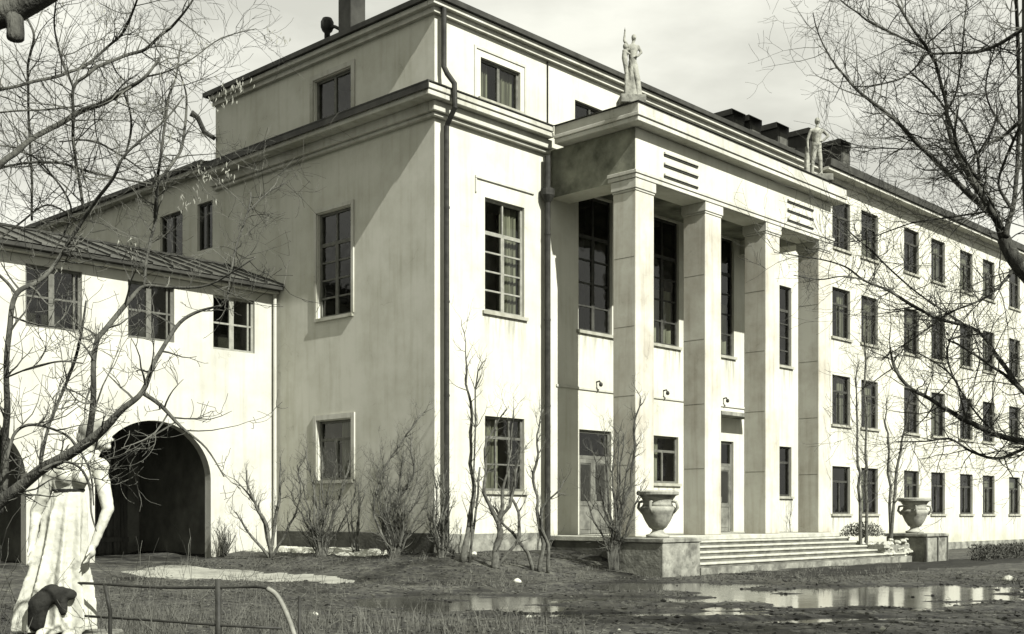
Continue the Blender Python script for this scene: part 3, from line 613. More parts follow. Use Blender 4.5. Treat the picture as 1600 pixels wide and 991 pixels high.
# ------------------------------------------------------------------ pedestals, urns, side block
def local_empty(name, a, b_, z): return empty(name, W(a, b_, z), ROT)
p1 = local_empty('pedestal', 3.76, -4.3, 0); tag(p1, 'square mottled concrete pedestal carrying an urn left of the entrance steps', 'pedestal', 'pedestals flanking the entrance steps')
chip(part('block', M['concrete'], p1, (-.80, .80, -.7, .7, -.3, .88)), .02); chip(part('coping', M['concrete'], p1, (-.83, .83, -.73, .73, .883, 1.0)), .02)
p2 = local_empty('pedestal', 17.75, -4.75, 0); tag(p2, 'square pale plastered pedestal carrying an urn right of the entrance steps', 'pedestal', 'pedestals flanking the entrance steps')
chip(part('block', M['concrete'], p2, (-.80, .80, -.7, .7, -.3, .85)), .02); chip(part('coping', M['concrete'], p2, (-.86, .86, -.76, .76, .853, .96)), .02)
part('corner_strip', M['plinth'], p2, (-.86, -.78, -.73, -.65, -.1, .85), (.0, .10, -.735, -.702, -.1, .85), (.78, .86, -.73, -.65, -.1, .85))
sb = local_empty('cheek_wall', 16.0, -4.2, 0); tag(sb, 'low crumbling whitewashed wall closing the steps beside the right urn pedestal', 'wall')
q = MB(); nn = 18
for i in range(nn):
    for j in range(2):
        pass
part('rubble', M['concrete'], sb, (-.85, .95, -.68, .6, -.3, .6))
for i in range(46):
    x = R.uniform(-.85, .9); y = R.uniform(-.72, -.62); z = R.uniform(.05, .8); s_ = R.uniform(.05, .14)
    q.lathe([(s_ * .4, -s_ * .5), (s_, -s_ * .1), (s_ * .8, s_ * .4), (s_ * .2, s_ * .55)], x, y, 6, z)
for i in range(30):
    x = R.uniform(-.85, .9); y = R.uniform(-.6, .5); s_ = R.uniform(.08, .18); q.lathe([(s_ * .6, -s_ * .5), (s_, 0), (s_ * .6, s_ * .5), (s_ * .2, s_ * .6)], x, y, 6, .62)
tag(q.build('stone_rubble', M['step'], sb), kind='stuff')
def urn(name, pos, label, rx=1.0):
    u_ = empty(name, pos, R.uniform(0, 3)); tag(u_, label, 'urn', 'stone urns beside the entrance steps')
    b = MB(); b.lathe([(.29, 0), (.30, .07), (.20, .10), (.14, .17), (.15, .21)], 0, 0, 28); b.build('foot', M['urn'], u_, smooth=True)
    b = MB(); b.lathe([(.15, .21), (.22, .26), (.32, .42), (.43, .66), (.46, .74), (.42, .79)], 0, 0, 32); b.build('bowl', M['urn'], u_, smooth=True)
    b = MB(); b.lathe([(.40, .79), (.37, .86), (.39, .97), (.46, 1.06)], 0, 0, 32); b.build('neck', M['urn'], u_, smooth=True)
    b = MB(); b.lathe([(.46, 1.06), (.53, 1.08), (.54, 1.16), (.50, 1.19), (.44, 1.19), (.40, 1.05), (.2, 1.0)], 0, 0, 32); chip(b.build('rim', M['urn'], u_, smooth=False), .01)
    for k in range(4):   # lobes round the shoulder, one mesh each
        a = k * math.pi / 2; lb = MB()
        lb.tube([(.36 * math.cos(a), .36 * math.sin(a), .92), (.50 * math.cos(a), .50 * math.sin(a), .90), (.53 * math.cos(a), .53 * math.sin(a), .76), (.42 * math.cos(a), .42 * math.sin(a), .62)], [.03, .04, .045, .03], 8); lb.build('handle', M['urn'], u_, smooth=True)
    return u_
urn('stone_urn', W(3.72, -4.28, 1.0), 'wide-rimmed stone urn on the left pedestal, its near side in shade')
urn('stone_urn', W(17.6, -4.75, .96), 'wide-rimmed stone urn on the right pedestal before the long wing')

# ------------------------------------------------------------------ statues: one fused, continuous body each
def fused(name, prims, m, parent, voxel, smooth=4, loc=None):
    bm = bmesh.new()
    for q in prims:
        if q[0] == 'c':     # tapered limb
            _, p0, p1, r0, r1 = q; p0 = Vector(p0); p1 = Vector(p1)
            for p_, r_ in ((p0, r0), (p1, r1)): bmesh.ops.create_icosphere(bm, subdivisions=2, radius=r_, matrix=Matrix.Translation(p_))
            d_ = p1 - p0
            mt = Matrix.Translation((p0 + p1) / 2) @ d_.to_track_quat('Z', 'Y').to_matrix().to_4x4()
            bmesh.ops.create_cone(bm, cap_ends=True, segments=14, radius1=r0, radius2=r1, depth=d_.length, matrix=mt)
        elif q[0] == 'e':   # ellipsoid
            _, c_, s_, *rt = q; mt = Matrix.Translation(Vector(c_))
            if rt: mt = mt @ Matrix.Rotation(rt[0], 4, rt[1])
            mt = mt @ Matrix.Diagonal((*s_, 1)); bmesh.ops.create_icosphere(bm, subdivisions=3, radius=1, matrix=mt)
        elif q[0] == 'l':   # draped loft: rings of (cx, cy, z, rx, ry, fold depth, folds, phase)
            rings = []
            for (cx, cy, z, rx, ry, fd, nf, ph) in q[1]:
                ring = []
                for i in range(64):
                    a = 2 * math.pi * i / 64; k_ = 1 + fd * (math.sin(nf * a + ph) + .5 * math.sin((nf * 2 + 1) * a + ph * 2)); ring.append(bm.verts.new((cx + rx * k_ * math.cos(a), cy + ry * k_ * math.sin(a), z)))
                rings.append(ring)
            for r0, r1 in zip(rings, rings[1:]):
                for i in range(64): bm.faces.new((r0[i], r0[(i + 1) % 64], r1[(i + 1) % 64], r1[i]))
            bm.faces.new(rings[0][::-1]); bm.faces.new(rings[-1])
        elif q[0] == 'b':
            _, x0, x1, y0, y1, z0, z1 = q
            bmesh.ops.create_cube(bm, size=1, matrix=Matrix.Translation(((x0 + x1) / 2, (y0 + y1) / 2, (z0 + z1) / 2)) @ Matrix.Diagonal((x1 - x0, y1 - y0, z1 - z0, 1)))
    me = bpy.data.meshes.new(name); bm.to_mesh(me); bm.free(); me.materials.append(m)
    o = bpy.data.objects.new(name, me); COL.objects.link(o); o.parent = parent
    r = o.modifiers.new('fuse', 'REMESH'); r.mode = 'VOXEL'; r.voxel_size = voxel; r.use_smooth_shade = True
    s_ = o.modifiers.new('soften', 'SMOOTH'); s_.factor = .5; s_.iterations = smooth
    tx = bpy.data.textures.get('weathering') or bpy.data.textures.new('weathering', 'CLOUDS'); tx.noise_scale = .06; tx.noise_depth = 3
    dm = o.modifiers.new('weather', 'DISPLACE'); dm.texture = tx; dm.strength = .013; dm.mid_level = .5
    return o
def hand(prims, p, d, sz=1.0, side_=1):
    """a palm with five separate, unequal, slightly curled fingers"""
    p = Vector(p); d = Vector(d).normalized(); sx = d.orthogonal().normalized(); ny = d.cross(sx)
    prims.append(('e', p + d * .045 * sz, (.028 * sz, .042 * sz, .05 * sz)))
    for k, (o_, ln) in enumerate(((-.030, .062), (-.010, .075), (.011, .070), (.031, .055))):
        a = p + d * .085 * sz + Vector((0, o_ * sz, 0)); b_ = a + d * ln * .55 * sz; c_ = b_ + (d * .7 + sx * .4 * side_) * ln * .5 * sz
        prims += [('c', a, b_, .0095 * sz, .0088 * sz), ('c', b_, c_, .0088 * sz, .007 * sz)]
    a = p + d * .03 * sz + Vector((0, -.038 * sz, 0)); prims.append(('c', a, a + d * .05 * sz + Vector((0, -.03 * sz, 0)), .012 * sz, .009 * sz))

# foreground statue (X right in the picture, Y away from camera)
ST_Y = 10.0
def sp(x, y, dy=0.0): v = at(x, y, ST_Y + dy); return v
st_base = Vector((at(92, 900, ST_Y).x, ST_Y, 0))
ST = empty('garden_statue', st_base); tag(ST, 'white plaster statue of a woman in a long belted dress, left foreground under the branches', 'statue')
def q3(x, y, dy=0.0): return sp(x, y, dy) - st_base
pr = []
rings = []
for (cx, y, hw, fd, ph) in ((84, 985, 58, .05, 0), (86, 950, 54, .055, .2), (90, 920, 47, .06, .5), (94, 880, 39, .055, .9), (99, 840, 34, .045, 1.1), (102, 805, 32, .03, 1.2), (106, 780, 27, .015, 1.3), (108, 766, 22, 0, 1.3)):
    p = q3(cx, y); rw = hw / F * ST_Y; rings.append((p.x, p.y, p.z, rw, rw * .72, fd * 3.0, 9, ph * .5))
pr.append(('l', rings))
rings = []
for (cx, y, hw) in ((107, 768, 22), (109, 755, 27), (113, 740, 32), (118, 728, 35), (122, 718, 30), (128, 710, 17)):
    p = q3(cx, y); rw = hw / F * ST_Y; rings.append((p.x, p.y, p.z, rw, rw * .6, .015, 7, .4))
pr.append(('l', rings))
pr += [('e', q3(104, 744, -.065), (.075, .075, .085)), ('e', q3(127, 743, -.065), (.075, .075, .085))]
pr += [('c', q3(124, 716), q3(142, 698), .055, .048)]
# head turned to the right, in profile
hc = q3(150, 681); pr += [('e', hc + Vector((-.01, 0, .015)), (.105, .085, .115)), ('e', hc + Vector((.045, 0, -.045)), (.07, .062, .08)), ('e', hc + Vector((.10, 0, -.095)), (.028, .028, .024)), ('c', hc + Vector((.105, 0, .0)), hc + Vector((.135, 0, -.035)), .014, .018), ('e', hc + Vector((.108, 0, -.062)), (.016, .03, .010)), ('e', hc + Vector((.085, -.03, .012)), (.02, .016, .012)), ('e', hc + Vector((.09, 0, .03)), (.022, .05, .014)), ('e', hc + Vector((-.005, -.085, -.01)), (.022, .012, .032)), ('e', hc + Vector((.10, 0, -.078)), (.015, .026, .008))]
# arms
sh_r = q3(155, 730); el_r = q3(169, 795, -.02); ha_r = q3(146, 853, -.10)
pr += [('e', sh_r, (.085, .08, .08)), ('c', sh_r, el_r, .068, .052), ('c', el_r, ha_r, .05, .033)]
hand(pr, ha_r, (q3(135, 880, -.14) - ha_r), 1.15)
sh_l = q3(82, 738); el_l = q3(57, 800, .04); ha_l = q3(50, 852, -.05)
pr += [('e', sh_l, (.08, .08, .075)), ('c', sh_l, el_l, .066, .052), ('c', el_l, ha_l, .05, .032)]
hand(pr, ha_l, (q3(48, 880, -.08) - ha_l), 1.15)
pr += [('e', q3(72, 990, -.28), (.07, .14, .05)), ('e', q3(112, 992, -.26), (.07, .14, .05))]
fused('body', pr, M['statue'], ST, .011, 2)
hr = [('e', hc + Vector((-.035, .0, .045)), (.115, .095, .095)), ('e', hc + Vector((-.105, 0, -.02)), (.06, .07, .07)), ('e', hc + Vector((.03, 0, .09)), (.09, .085, .045))]
fused('hair', hr, M['rooftop_statue'], ST, .012, 3)
bl = MB(); pc = q3(107, 766)
bl.lathe([(.0, -.02), (1.0, -.02), (1.03, 0), (1.0, .02), (.0, .02)], 0, 0, 32); bo = bl.build('belt', M['darkstone'], ST, True); bo.location = pc; bo.scale = (.135, .1, .55)
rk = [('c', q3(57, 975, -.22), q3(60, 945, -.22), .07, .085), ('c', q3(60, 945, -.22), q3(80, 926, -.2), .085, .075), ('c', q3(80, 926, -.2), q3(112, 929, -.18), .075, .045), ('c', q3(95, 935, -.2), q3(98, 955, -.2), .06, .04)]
fused('dark_hem_lump', rk, M['darkstone'], ST, .014, 3)  # near-black lump before the hem of the dress
chip(part('base', M['concrete'], ST, (-.42, .42, -.42, .42, -.1, st_base.z + q3(84, 990).z + .0)), .02)

# roof-corner statue: two figures, arms raised
def rooftop_pair():
    base = W(4.35, -3.0, 12.62); e_ = empty('roof_statue', base); e_.scale = (.86, .86, 1.0); tag(e_, 'pale sculpture of a pair of figures standing on the near corner of the portico', 'statue', 'statues on the portico')
    p = []
    def v(x, z, y=0): return Vector((x, y, z))
    # tall figure, weight on one leg, arm raised with a ball
    p += [('c', v(-.03, .05), v(-.05, .48), .05, .065), ('c', v(-.05, .48), v(-.02, .88), .07, .09), ('c', v(.16, .05, -.05), v(.12, .46, -.06), .05, .062), ('c', v(.12, .46, -.06), v(.04, .88), .07, .09)]
    p += [('e', v(.0, .93), (.13, .10, .13)), ('c', v(.0, .95), v(.01, 1.25), .11, .15), ('e', v(.01, 1.3), (.18, .10, .12)), ('c', v(.01, 1.4), v(.03, 1.5), .05, .045), ('e', v(.04, 1.58), (.075, .085, .10)), ('e', v(.06, 1.56, -.07), (.03, .03, .03))]
    p += [('c', v(-.15, 1.35), v(-.26, 1.5), .05, .042), ('c', v(-.26, 1.5), v(-.24, 1.72), .04, .03), ('c', v(.17, 1.35), v(.27, 1.20), .05, .042), ('c', v(.27, 1.20), v(.14, 1.06, -.12), .04, .03)]
    p += [('e', v(.0, .02), (.06, .12, .035)), ('e', v(.17, .02, -.06), (.06, .12, .035))]
    hand(p, v(-.24, 1.72), (0, 0, 1), .9); hand(p, v(.14, 1.06, -.12), (-.7, 0, -.2), .9)
    fused('figure', p, M['rooftop_statue'], e_, .016, 2)
    c = []
    c += [('e', v(-.25, 1.10, -.05), (.09, .09, .14)), ('e', v(-.24, 1.32, -.06), (.075, .08, .085)), ('c', v(-.26, 1.05, -.05), v(-.20, .62, -.05), .09, .06), ('c', v(-.20, .62, -.05), v(-.22, .05, -.02), .055, .04), ('c', v(-.30, 1.2, -.08), v(-.12, 1.1, -.14), .038, .028), ('c', v(-.2, 1.2, -.05), v(-.05, 1.3, -.1), .038, .028), ('e', v(-.22, .02, -.06), (.05, .1, .03))]
    fused('companion_figure', c, M['rooftop_statue'], e_, .016, 2)
    d = []
    d.append(('l', [(.02, .06, .03, .30, .17, .05, 7, 0), (.03, .06, .5, .22, .13, .06, 7, .5), (.02, .04, .92, .14, .10, .02, 7, .8)]))
    fused('drapery', d, M['rooftop_statue'], e_, .02, 2)
    chip(part('plinth', M['concrete'], e_, (-.42, .36, -.32, .5, -.22, .0)), .015)
    e_.rotation_euler = (0, 0, .1)
rooftop_pair()
def rooftop_single():
    base = W(14.25, -2.95, 12.62); e_ = empty('roof_statue', base); tag(e_, 'slender grey sculpture of one standing figure, hand on hip, far corner of the portico', 'statue', 'statues on the portico')
    p = []
    def v(x, z, y=0): return Vector((x, y, z))
    p += [('c', v(-.16, .05), v(-.13, .5), .055, .07), ('c', v(-.13, .5), v(-.06, .98), .075, .10), ('c', v(.12, .05, -.05), v(.10, .5, -.05), .055, .07), ('c', v(.10, .5, -.05), v(.05, .98), .075, .10), ('e', v(0, 1.02), (.16, .12, .14)), ('c', v(0, 1.05), v(.0, 1.40), .12, .16), ('e', v(0, 1.46), (.21, .11, .12)), ('c', v(0, 1.55), v(.02, 1.68), .055, .05), ('e', v(.02, 1.80), (.09, .10, .125)), ('e', v(.03, 1.78, -.09), (.03, .03, .03))]
    p += [('c', v(.18, 1.5), v(.38, 1.32), .055, .045), ('c', v(.38, 1.32), v(.18, 1.14, -.06), .043, .034), ('c', v(-.19, 1.5), v(-.30, 1.2), .055, .045), ('c', v(-.30, 1.2), v(-.30, .92, -.03), .043, .034), ('e', v(-.17, .03, -.04), (.06, .13, .04)), ('e', v(.12, .03, -.1), (.06, .13, .04))]
    hand(p, v(.18, 1.14, -.06), (-1, 0, -.3)); hand(p, v(-.30, .92, -.03), (0, 0, -1))
    fused('figure', p, M['rooftop_statue'], e_, .018, 2)
    d = [('l', [(-.30, .05, .02, .11, .10, .08, 6, 0), (-.31, .05, .5, .09, .09, .08, 6, .3), (-.30, .03, .98, .06, .06, .04, 6, .5)])]
    fused('drapery', d, M['rooftop_statue'], e_, .02, 2)
    chip(part('plinth', M['concrete'], e_, (-.45, .45, -.35, .35, -.22, 0)), .015)
    for k, (x, s_) in enumerate(((.55, .1), (.72, .07), (.9, .09))):
        pass
rooftop_single()

# ------------------------------------------------------------------ trees
def spline(pts, rad, n=5):
    out = []; ro = []; m_ = len(pts)
    for i in range(m_ - 1):
        p0 = pts[max(i - 1, 0)]; p1 = pts[i]; p2 = pts[i + 1]; p3 = pts[min(i + 2, m_ - 1)]
        for k in range(n):
            t = k / n; out.append(.5 * ((2 * p1) + (p2 - p0) * t + (2 * p0 - 5 * p1 + 4 * p2 - p3) * t * t + (3 * p1 - p0 - 3 * p2 + p3) * t ** 3)); ro.append(rad[i] * (1 - t) + rad[i + 1] * t)
    out.append(pts[-1]); ro.append(rad[-1]); return out, ro
def rvec(rg): 
    while True:
        v_ = Vector((rg.uniform(-1, 1), rg.uniform(-1, 1), rg.uniform(-1, 1)))
        if .1 < v_.length < 1: return v_.normalized()
def grow(mb, rg, p, d, ln, r, depth, up=.15, kids=(2, 4), sides=3, wob=.28, ratio=(.4, .7), ends=None):
    n = 5; pts = [p.copy()]; rad = [r]; q = p.copy(); dd = d.normalized()
    for i in range(n):
        dd = (dd + rvec(rg) * wob + Vector((0, 0, up))).normalized(); q = q + dd * ln / n; pts.append(q.copy()); rad.append(max(.0019, r * (1 - .75 * (i + 1) / n)))
    mb.tube(pts, rad, sides if r < .012 else 5, cap=False)
    if ends is not None and depth == 0: ends.append(q)
    if depth > 0:
        for k in range(rg.randint(*kids)):
            i = rg.randint(1, n); dirn = (pts[i] - pts[i - 1]).normalized()
            nd = (dirn * .65 + rvec(rg) * .75).normalized()
            grow(mb, rg, pts[i], nd, ln * rg.uniform(*ratio), rad[i] * .62 + .0008, depth - 1, up, kids, sides, wob, ratio, ends)
def traced(parent, rg, lst, Y0, name='limb', m='bark', twigs=None, tw=1.0, density=1.0, depth=2, ln=(.3, .8), yv=.6, up=.1, side_n=8, px=1.0, out=None):
    """limbs given as points in the photograph, laid at their own real distance and thickness"""
    for li, (yo, pl) in enumerate(lst):
        Y = Y0 + yo; pts = []; rad = []; ph = rg.uniform(0, 6)
        tot = len(pl)
        for i, (x, y, w_) in enumerate(pl):
            yy = Y + yv * math.sin(ph + i * .9) * .35
            pts.append(at(x, y, yy)); rad.append(w_ * px * .5 / F * yy)
        pts, rad = spline(pts, rad, 5)
        pts = [p_ + Vector((noise.noise(p_ * 3) * rad[i] * .8, 0, noise.noise(p_ * 3 + Vector((9, 0, 0))) * rad[i] * .8)) for i, p_ in enumerate(pts)]
        mb = MB(); mb.tube(pts, rad, side_n); mb.build(name, M[m], parent, smooth=True)
        if out is not None: out.append((pts, rad))
        if twigs is not None:
            for i in range(1, len(pts)):
                seg = (pts[i] - pts[i - 1]); cnt = seg.length * density
                k = int(cnt) + (1 if rg.random() < cnt % 1 else 0)
                for _ in range(k):
                    nd = (seg.normalized() * .5 + rvec(rg) * .9).normalized()
                    grow(twigs, rg, pts[i], nd, rg.uniform(*ln) * tw, min(rad[i] * .5, .0085 * tw) + .001, depth, up, ends=None)

# ---- tree A: near left, limb crossing in front of the statue
TA = empty('bare_tree', (at(-150, 980, 7.6).x, 7.6, 0)); tag(TA, 'dark bare tree whose long limb reaches across the left foreground past the statue', 'tree')
def rel(parent, o_parent): pass
class Sub:   # limbs are computed in world space, so their parent's origin is subtracted afterwards
    pass
def rehome(root):
    for c in root.children:
        if c.type == 'MESH' and not c.get('homed'):
            c.location = -root.location if root.rotation_euler.z == 0 else c.location; c['homed'] = 1
def strip(root):
    for c in root.children:
        if 'homed' in c: del c['homed']
rgA = random.Random(21); twA = MB()
trk = [at(-120, 1180, 7.6), at(-110, 1000, 7.6), at(-80, 900, 7.6), at(-30, 815, 7.6)]
trk[0].z = 0; 
mb = MB(); p_, r_ = spline(trk, [.11, .09, .07, .05], 5); mb.tube(p_, r_, 12); mb.build('trunk', M['bark'], TA, smooth=True)
LA = [
 (0, [(-30, 815, 24), (0, 787, 20), (60, 737, 17), (140, 688, 15), (185, 645, 10), (222, 613, 8), (246, 560, 7), (275, 510, 6), (305, 489, 5), (345, 478, 3)]),
 (.1, [(138, 690, 11), (146, 610, 9), (150, 540, 8), (165, 512, 8), (200, 470, 7), (225, 447, 6), (270, 450, 4), (330, 444, 3), (400, 402, 2)]),
 (.05, [(222, 613, 7), (250, 633, 7), (282, 666, 5), (322, 700, 3), (350, 745, 2)]),
 (.3, [(0, 800, 14), (6, 740, 12), (10, 660, 11), (10, 590, 9), (13, 520, 9), (26, 460, 8), (60, 440, 7), (85, 415, 6), (113, 370, 6), (145, 320, 6), (177, 277, 5), (197, 240, 4), (258, 188, 3), (288, 150, 2)]),
 (.3, [(26, 460, 5), (10, 440, 5), (-20, 415, 4)]),
 (.5, [(60, 735, 6), (77, 665, 5), (100, 605, 5), (118, 560, 5), (128, 520, 4), (135, 470, 3)]),
 (.2, [(10, 720, 4), (22, 680, 5), (45, 664, 5), (80, 670, 4), (115, 690, 4), (140, 735, 3), (146, 790, 2)]),
 (-.2, [(60, 737, 5), (95, 722, 4), (125, 730, 4), (140, 760, 4), (142, 800, 3), (150, 830, 2)]),
 (-.1, [(10, 590, 3), (50, 575, 3), (95, 565, 3), (130, 568, 2)]),
]
traced(TA, rgA, LA, 7.6, twigs=twA, density=7.5, depth=2, ln=(.16, .5), yv=.5)
o = twA.build('twigs', M['twig'], TA); tag(o, kind='stuff')
rehome(TA)
# ---- tree B: left, farther, limbs against the sky, hanging seed wings
TB = empty('bare_tree', (-9.2, 14.5, 0)); tag(TB, 'bare seed-hung tree with thin crossing limbs against the sky at upper left', 'tree')
rgB = random.Random(5); twB = MB()
LB = [
 (0, [(-60, 330, 11), (0, 258, 9), (24, 240, 9), (48, 218, 8), (97, 190, 8), (129, 173, 8), (161, 160, 8), (194, 141, 7), (226, 121, 5), (250, 90, 3)]),
 (.4, [(-30, 150, 5), (0, 140, 5), (40, 131, 5), (97, 117, 5), (133, 103, 4), (169, 73, 4), (194, 48, 4), (214, 0, 3), (222, -40, 2)]),
 (.2, [(131, 330, 5), (125, 290, 5), (117, 240, 5), (115, 195, 5), (115, 138, 5), (137, 117, 5), (161, 101, 5), (194, 87, 5), (226, 77, 5), (250, 56, 4), (274, 36, 4), (299, 4, 3), (320, -30, 2)]),
 (.2, [(115, 138, 4), (105, 113, 4), (95, 88, 4), (85, 45, 3), (88, 0, 2)]),
 (.8, [(50, 345, 4), (48, 242, 4), (44, 161, 4), (44, 101, 4), (53, 55, 4), (38, 22, 3)]),
 (1.0, [(242, 340, 5), (246, 282, 5), (252, 242, 4), (262, 161, 4), (275, 120, 3), (282, 70, 2)]),
 (1.0, [(246, 284, 5), (268, 258, 5), (284, 230, 4), (290, 186, 4), (291, 149, 3), (280, 110, 2)]),
 (.6, [(-20, 268, 3), (48, 254, 4), (97, 256, 4), (133, 266, 4), (182, 278, 3), (236, 288, 3)]),
 (.6, [(93, 222, 2), (141, 220, 3), (182, 238, 3), (225, 268, 2)]),
 (.3, [(-10, 177, 3), (40, 173, 3), (97, 169, 3), (130, 165, 2)]),
 (.9, [(194, 250, 3), (204, 210, 4), (202, 170, 3), (190, 140, 2)]),
 (1.2, [(225, 445, 4), (232, 390, 5), (243, 345, 5), (246, 284, 5)]),
 (.9, [(-20, 390, 3), (30, 350, 3), (75, 320, 3), (120, 345, 3)]),
 (.5, [(80, 400, 2), (110, 340, 3), (100, 300, 3), (60, 250, 3), (20, 235, 2)]),
 (.8, [(226, 121, 3), (262, 112, 3), (300, 92, 2), (345, 60, 2), (400, 45, 1)]),
 (1.2, [(355, 470, 3), (365, 400, 3), (388, 330, 3), (392, 300, 2)]), (1.2, [(388, 330, 2), (420, 300, 2), (450, 285, 1)]),
]
traced(TB, rgB, LB, 13.0, twigs=twB, density=8.0, depth=2, ln=(.3, 1.0), up=.03, yv=1.0)
mb = MB(); p_, r_ = spline([Vector((-9.2, 14.5, 0)), Vector((-8.9, 14.4, 3)), Vector((-7.9, 13.5, 4.6)), at(-60, 330, 13.0)], [.17, .14, .10, .05], 5); mb.tube(p_, r_, 12); mb.build('trunk', M['bark'], TB, smooth=True)
o = twB.build('twigs', M['twig'], TB); tag(o, kind='stuff')
sd_ = MB(); rs = random.Random(9)
for (x, y, n_, sprd) in ((265, 110, 40, 30), (300, 70, 30, 26), (350, 150, 46, 26), (380, 130, 20, 18), (265, 215, 30, 20), (300, 310, 30, 22), (330, 270, 34, 26), (360, 265, 22, 16), (420, 50, 14, 14), (80, 30, 40, 40), (160, 30, 40, 40), (230, 150, 40, 35), (40, 210, 30, 30), (205, 380, 22, 20), (180, 120, 26, 22), (90, 420, 14, 16), (450, 60, 8, 8)):
    for _ in range(n_):
        p = at(x + rs.gauss(0, sprd * .5), y + rs.gauss(0, sprd * .5), 13 + rs.uniform(0, 1.6)); l_ = rs.uniform(.04, .08); w_ = rs.uniform(.006, .011); a = rs.uniform(0, 6.3); dx = math.cos(a) * w_; dy = math.sin(a) * w_; lean = rs.gauss(0, .02)
        sd_.poly([p, p + Vector((dx, dy, -l_ * .3)), p + Vector((lean, lean, -l_)), p + Vector((-dx, -dy, -l_ * .4))])
o = sd_.build('seed_wings', M['seed'], TB); tag(o, kind='stuff')
rehome(TB)
# ---- tree C: very near thick limb with a sawn stub across the top left corner
TC = empty('leaning_tree', (-3.2, 5.0, 0)); tag(TC, 'thick dark limb with a sawn stub entering at the top left corner', 'tree')
mb = MB()
pts = [Vector((-3.2, 5.0, 0)), Vector((-3.1, 5.0, 2.2)), Vector((-2.75, 5.0, 3.3)), at(-40, 40, 5.0), at(20, 15, 5.0), at(100, -28, 5.0), at(190, -90, 5.0)]
p_, r_ = spline(pts, [.13, .11, .08, .065, .058, .045, .03], 5); mb.tube(p_, r_, 14); mb.build('limb', M['bark'], TC, smooth=True)
mb = MB(); p_, r_ = spline([at(18, 15, 5.0), at(24, 42, 4.98), at(24, 60, 4.97), at(24, 64, 4.97)], [.045, .036, .036, .022], 3); mb.tube(p_, r_, 12); mb.build('sawn_stub', M['bark'], TC, smooth=True)
rehome(TC)
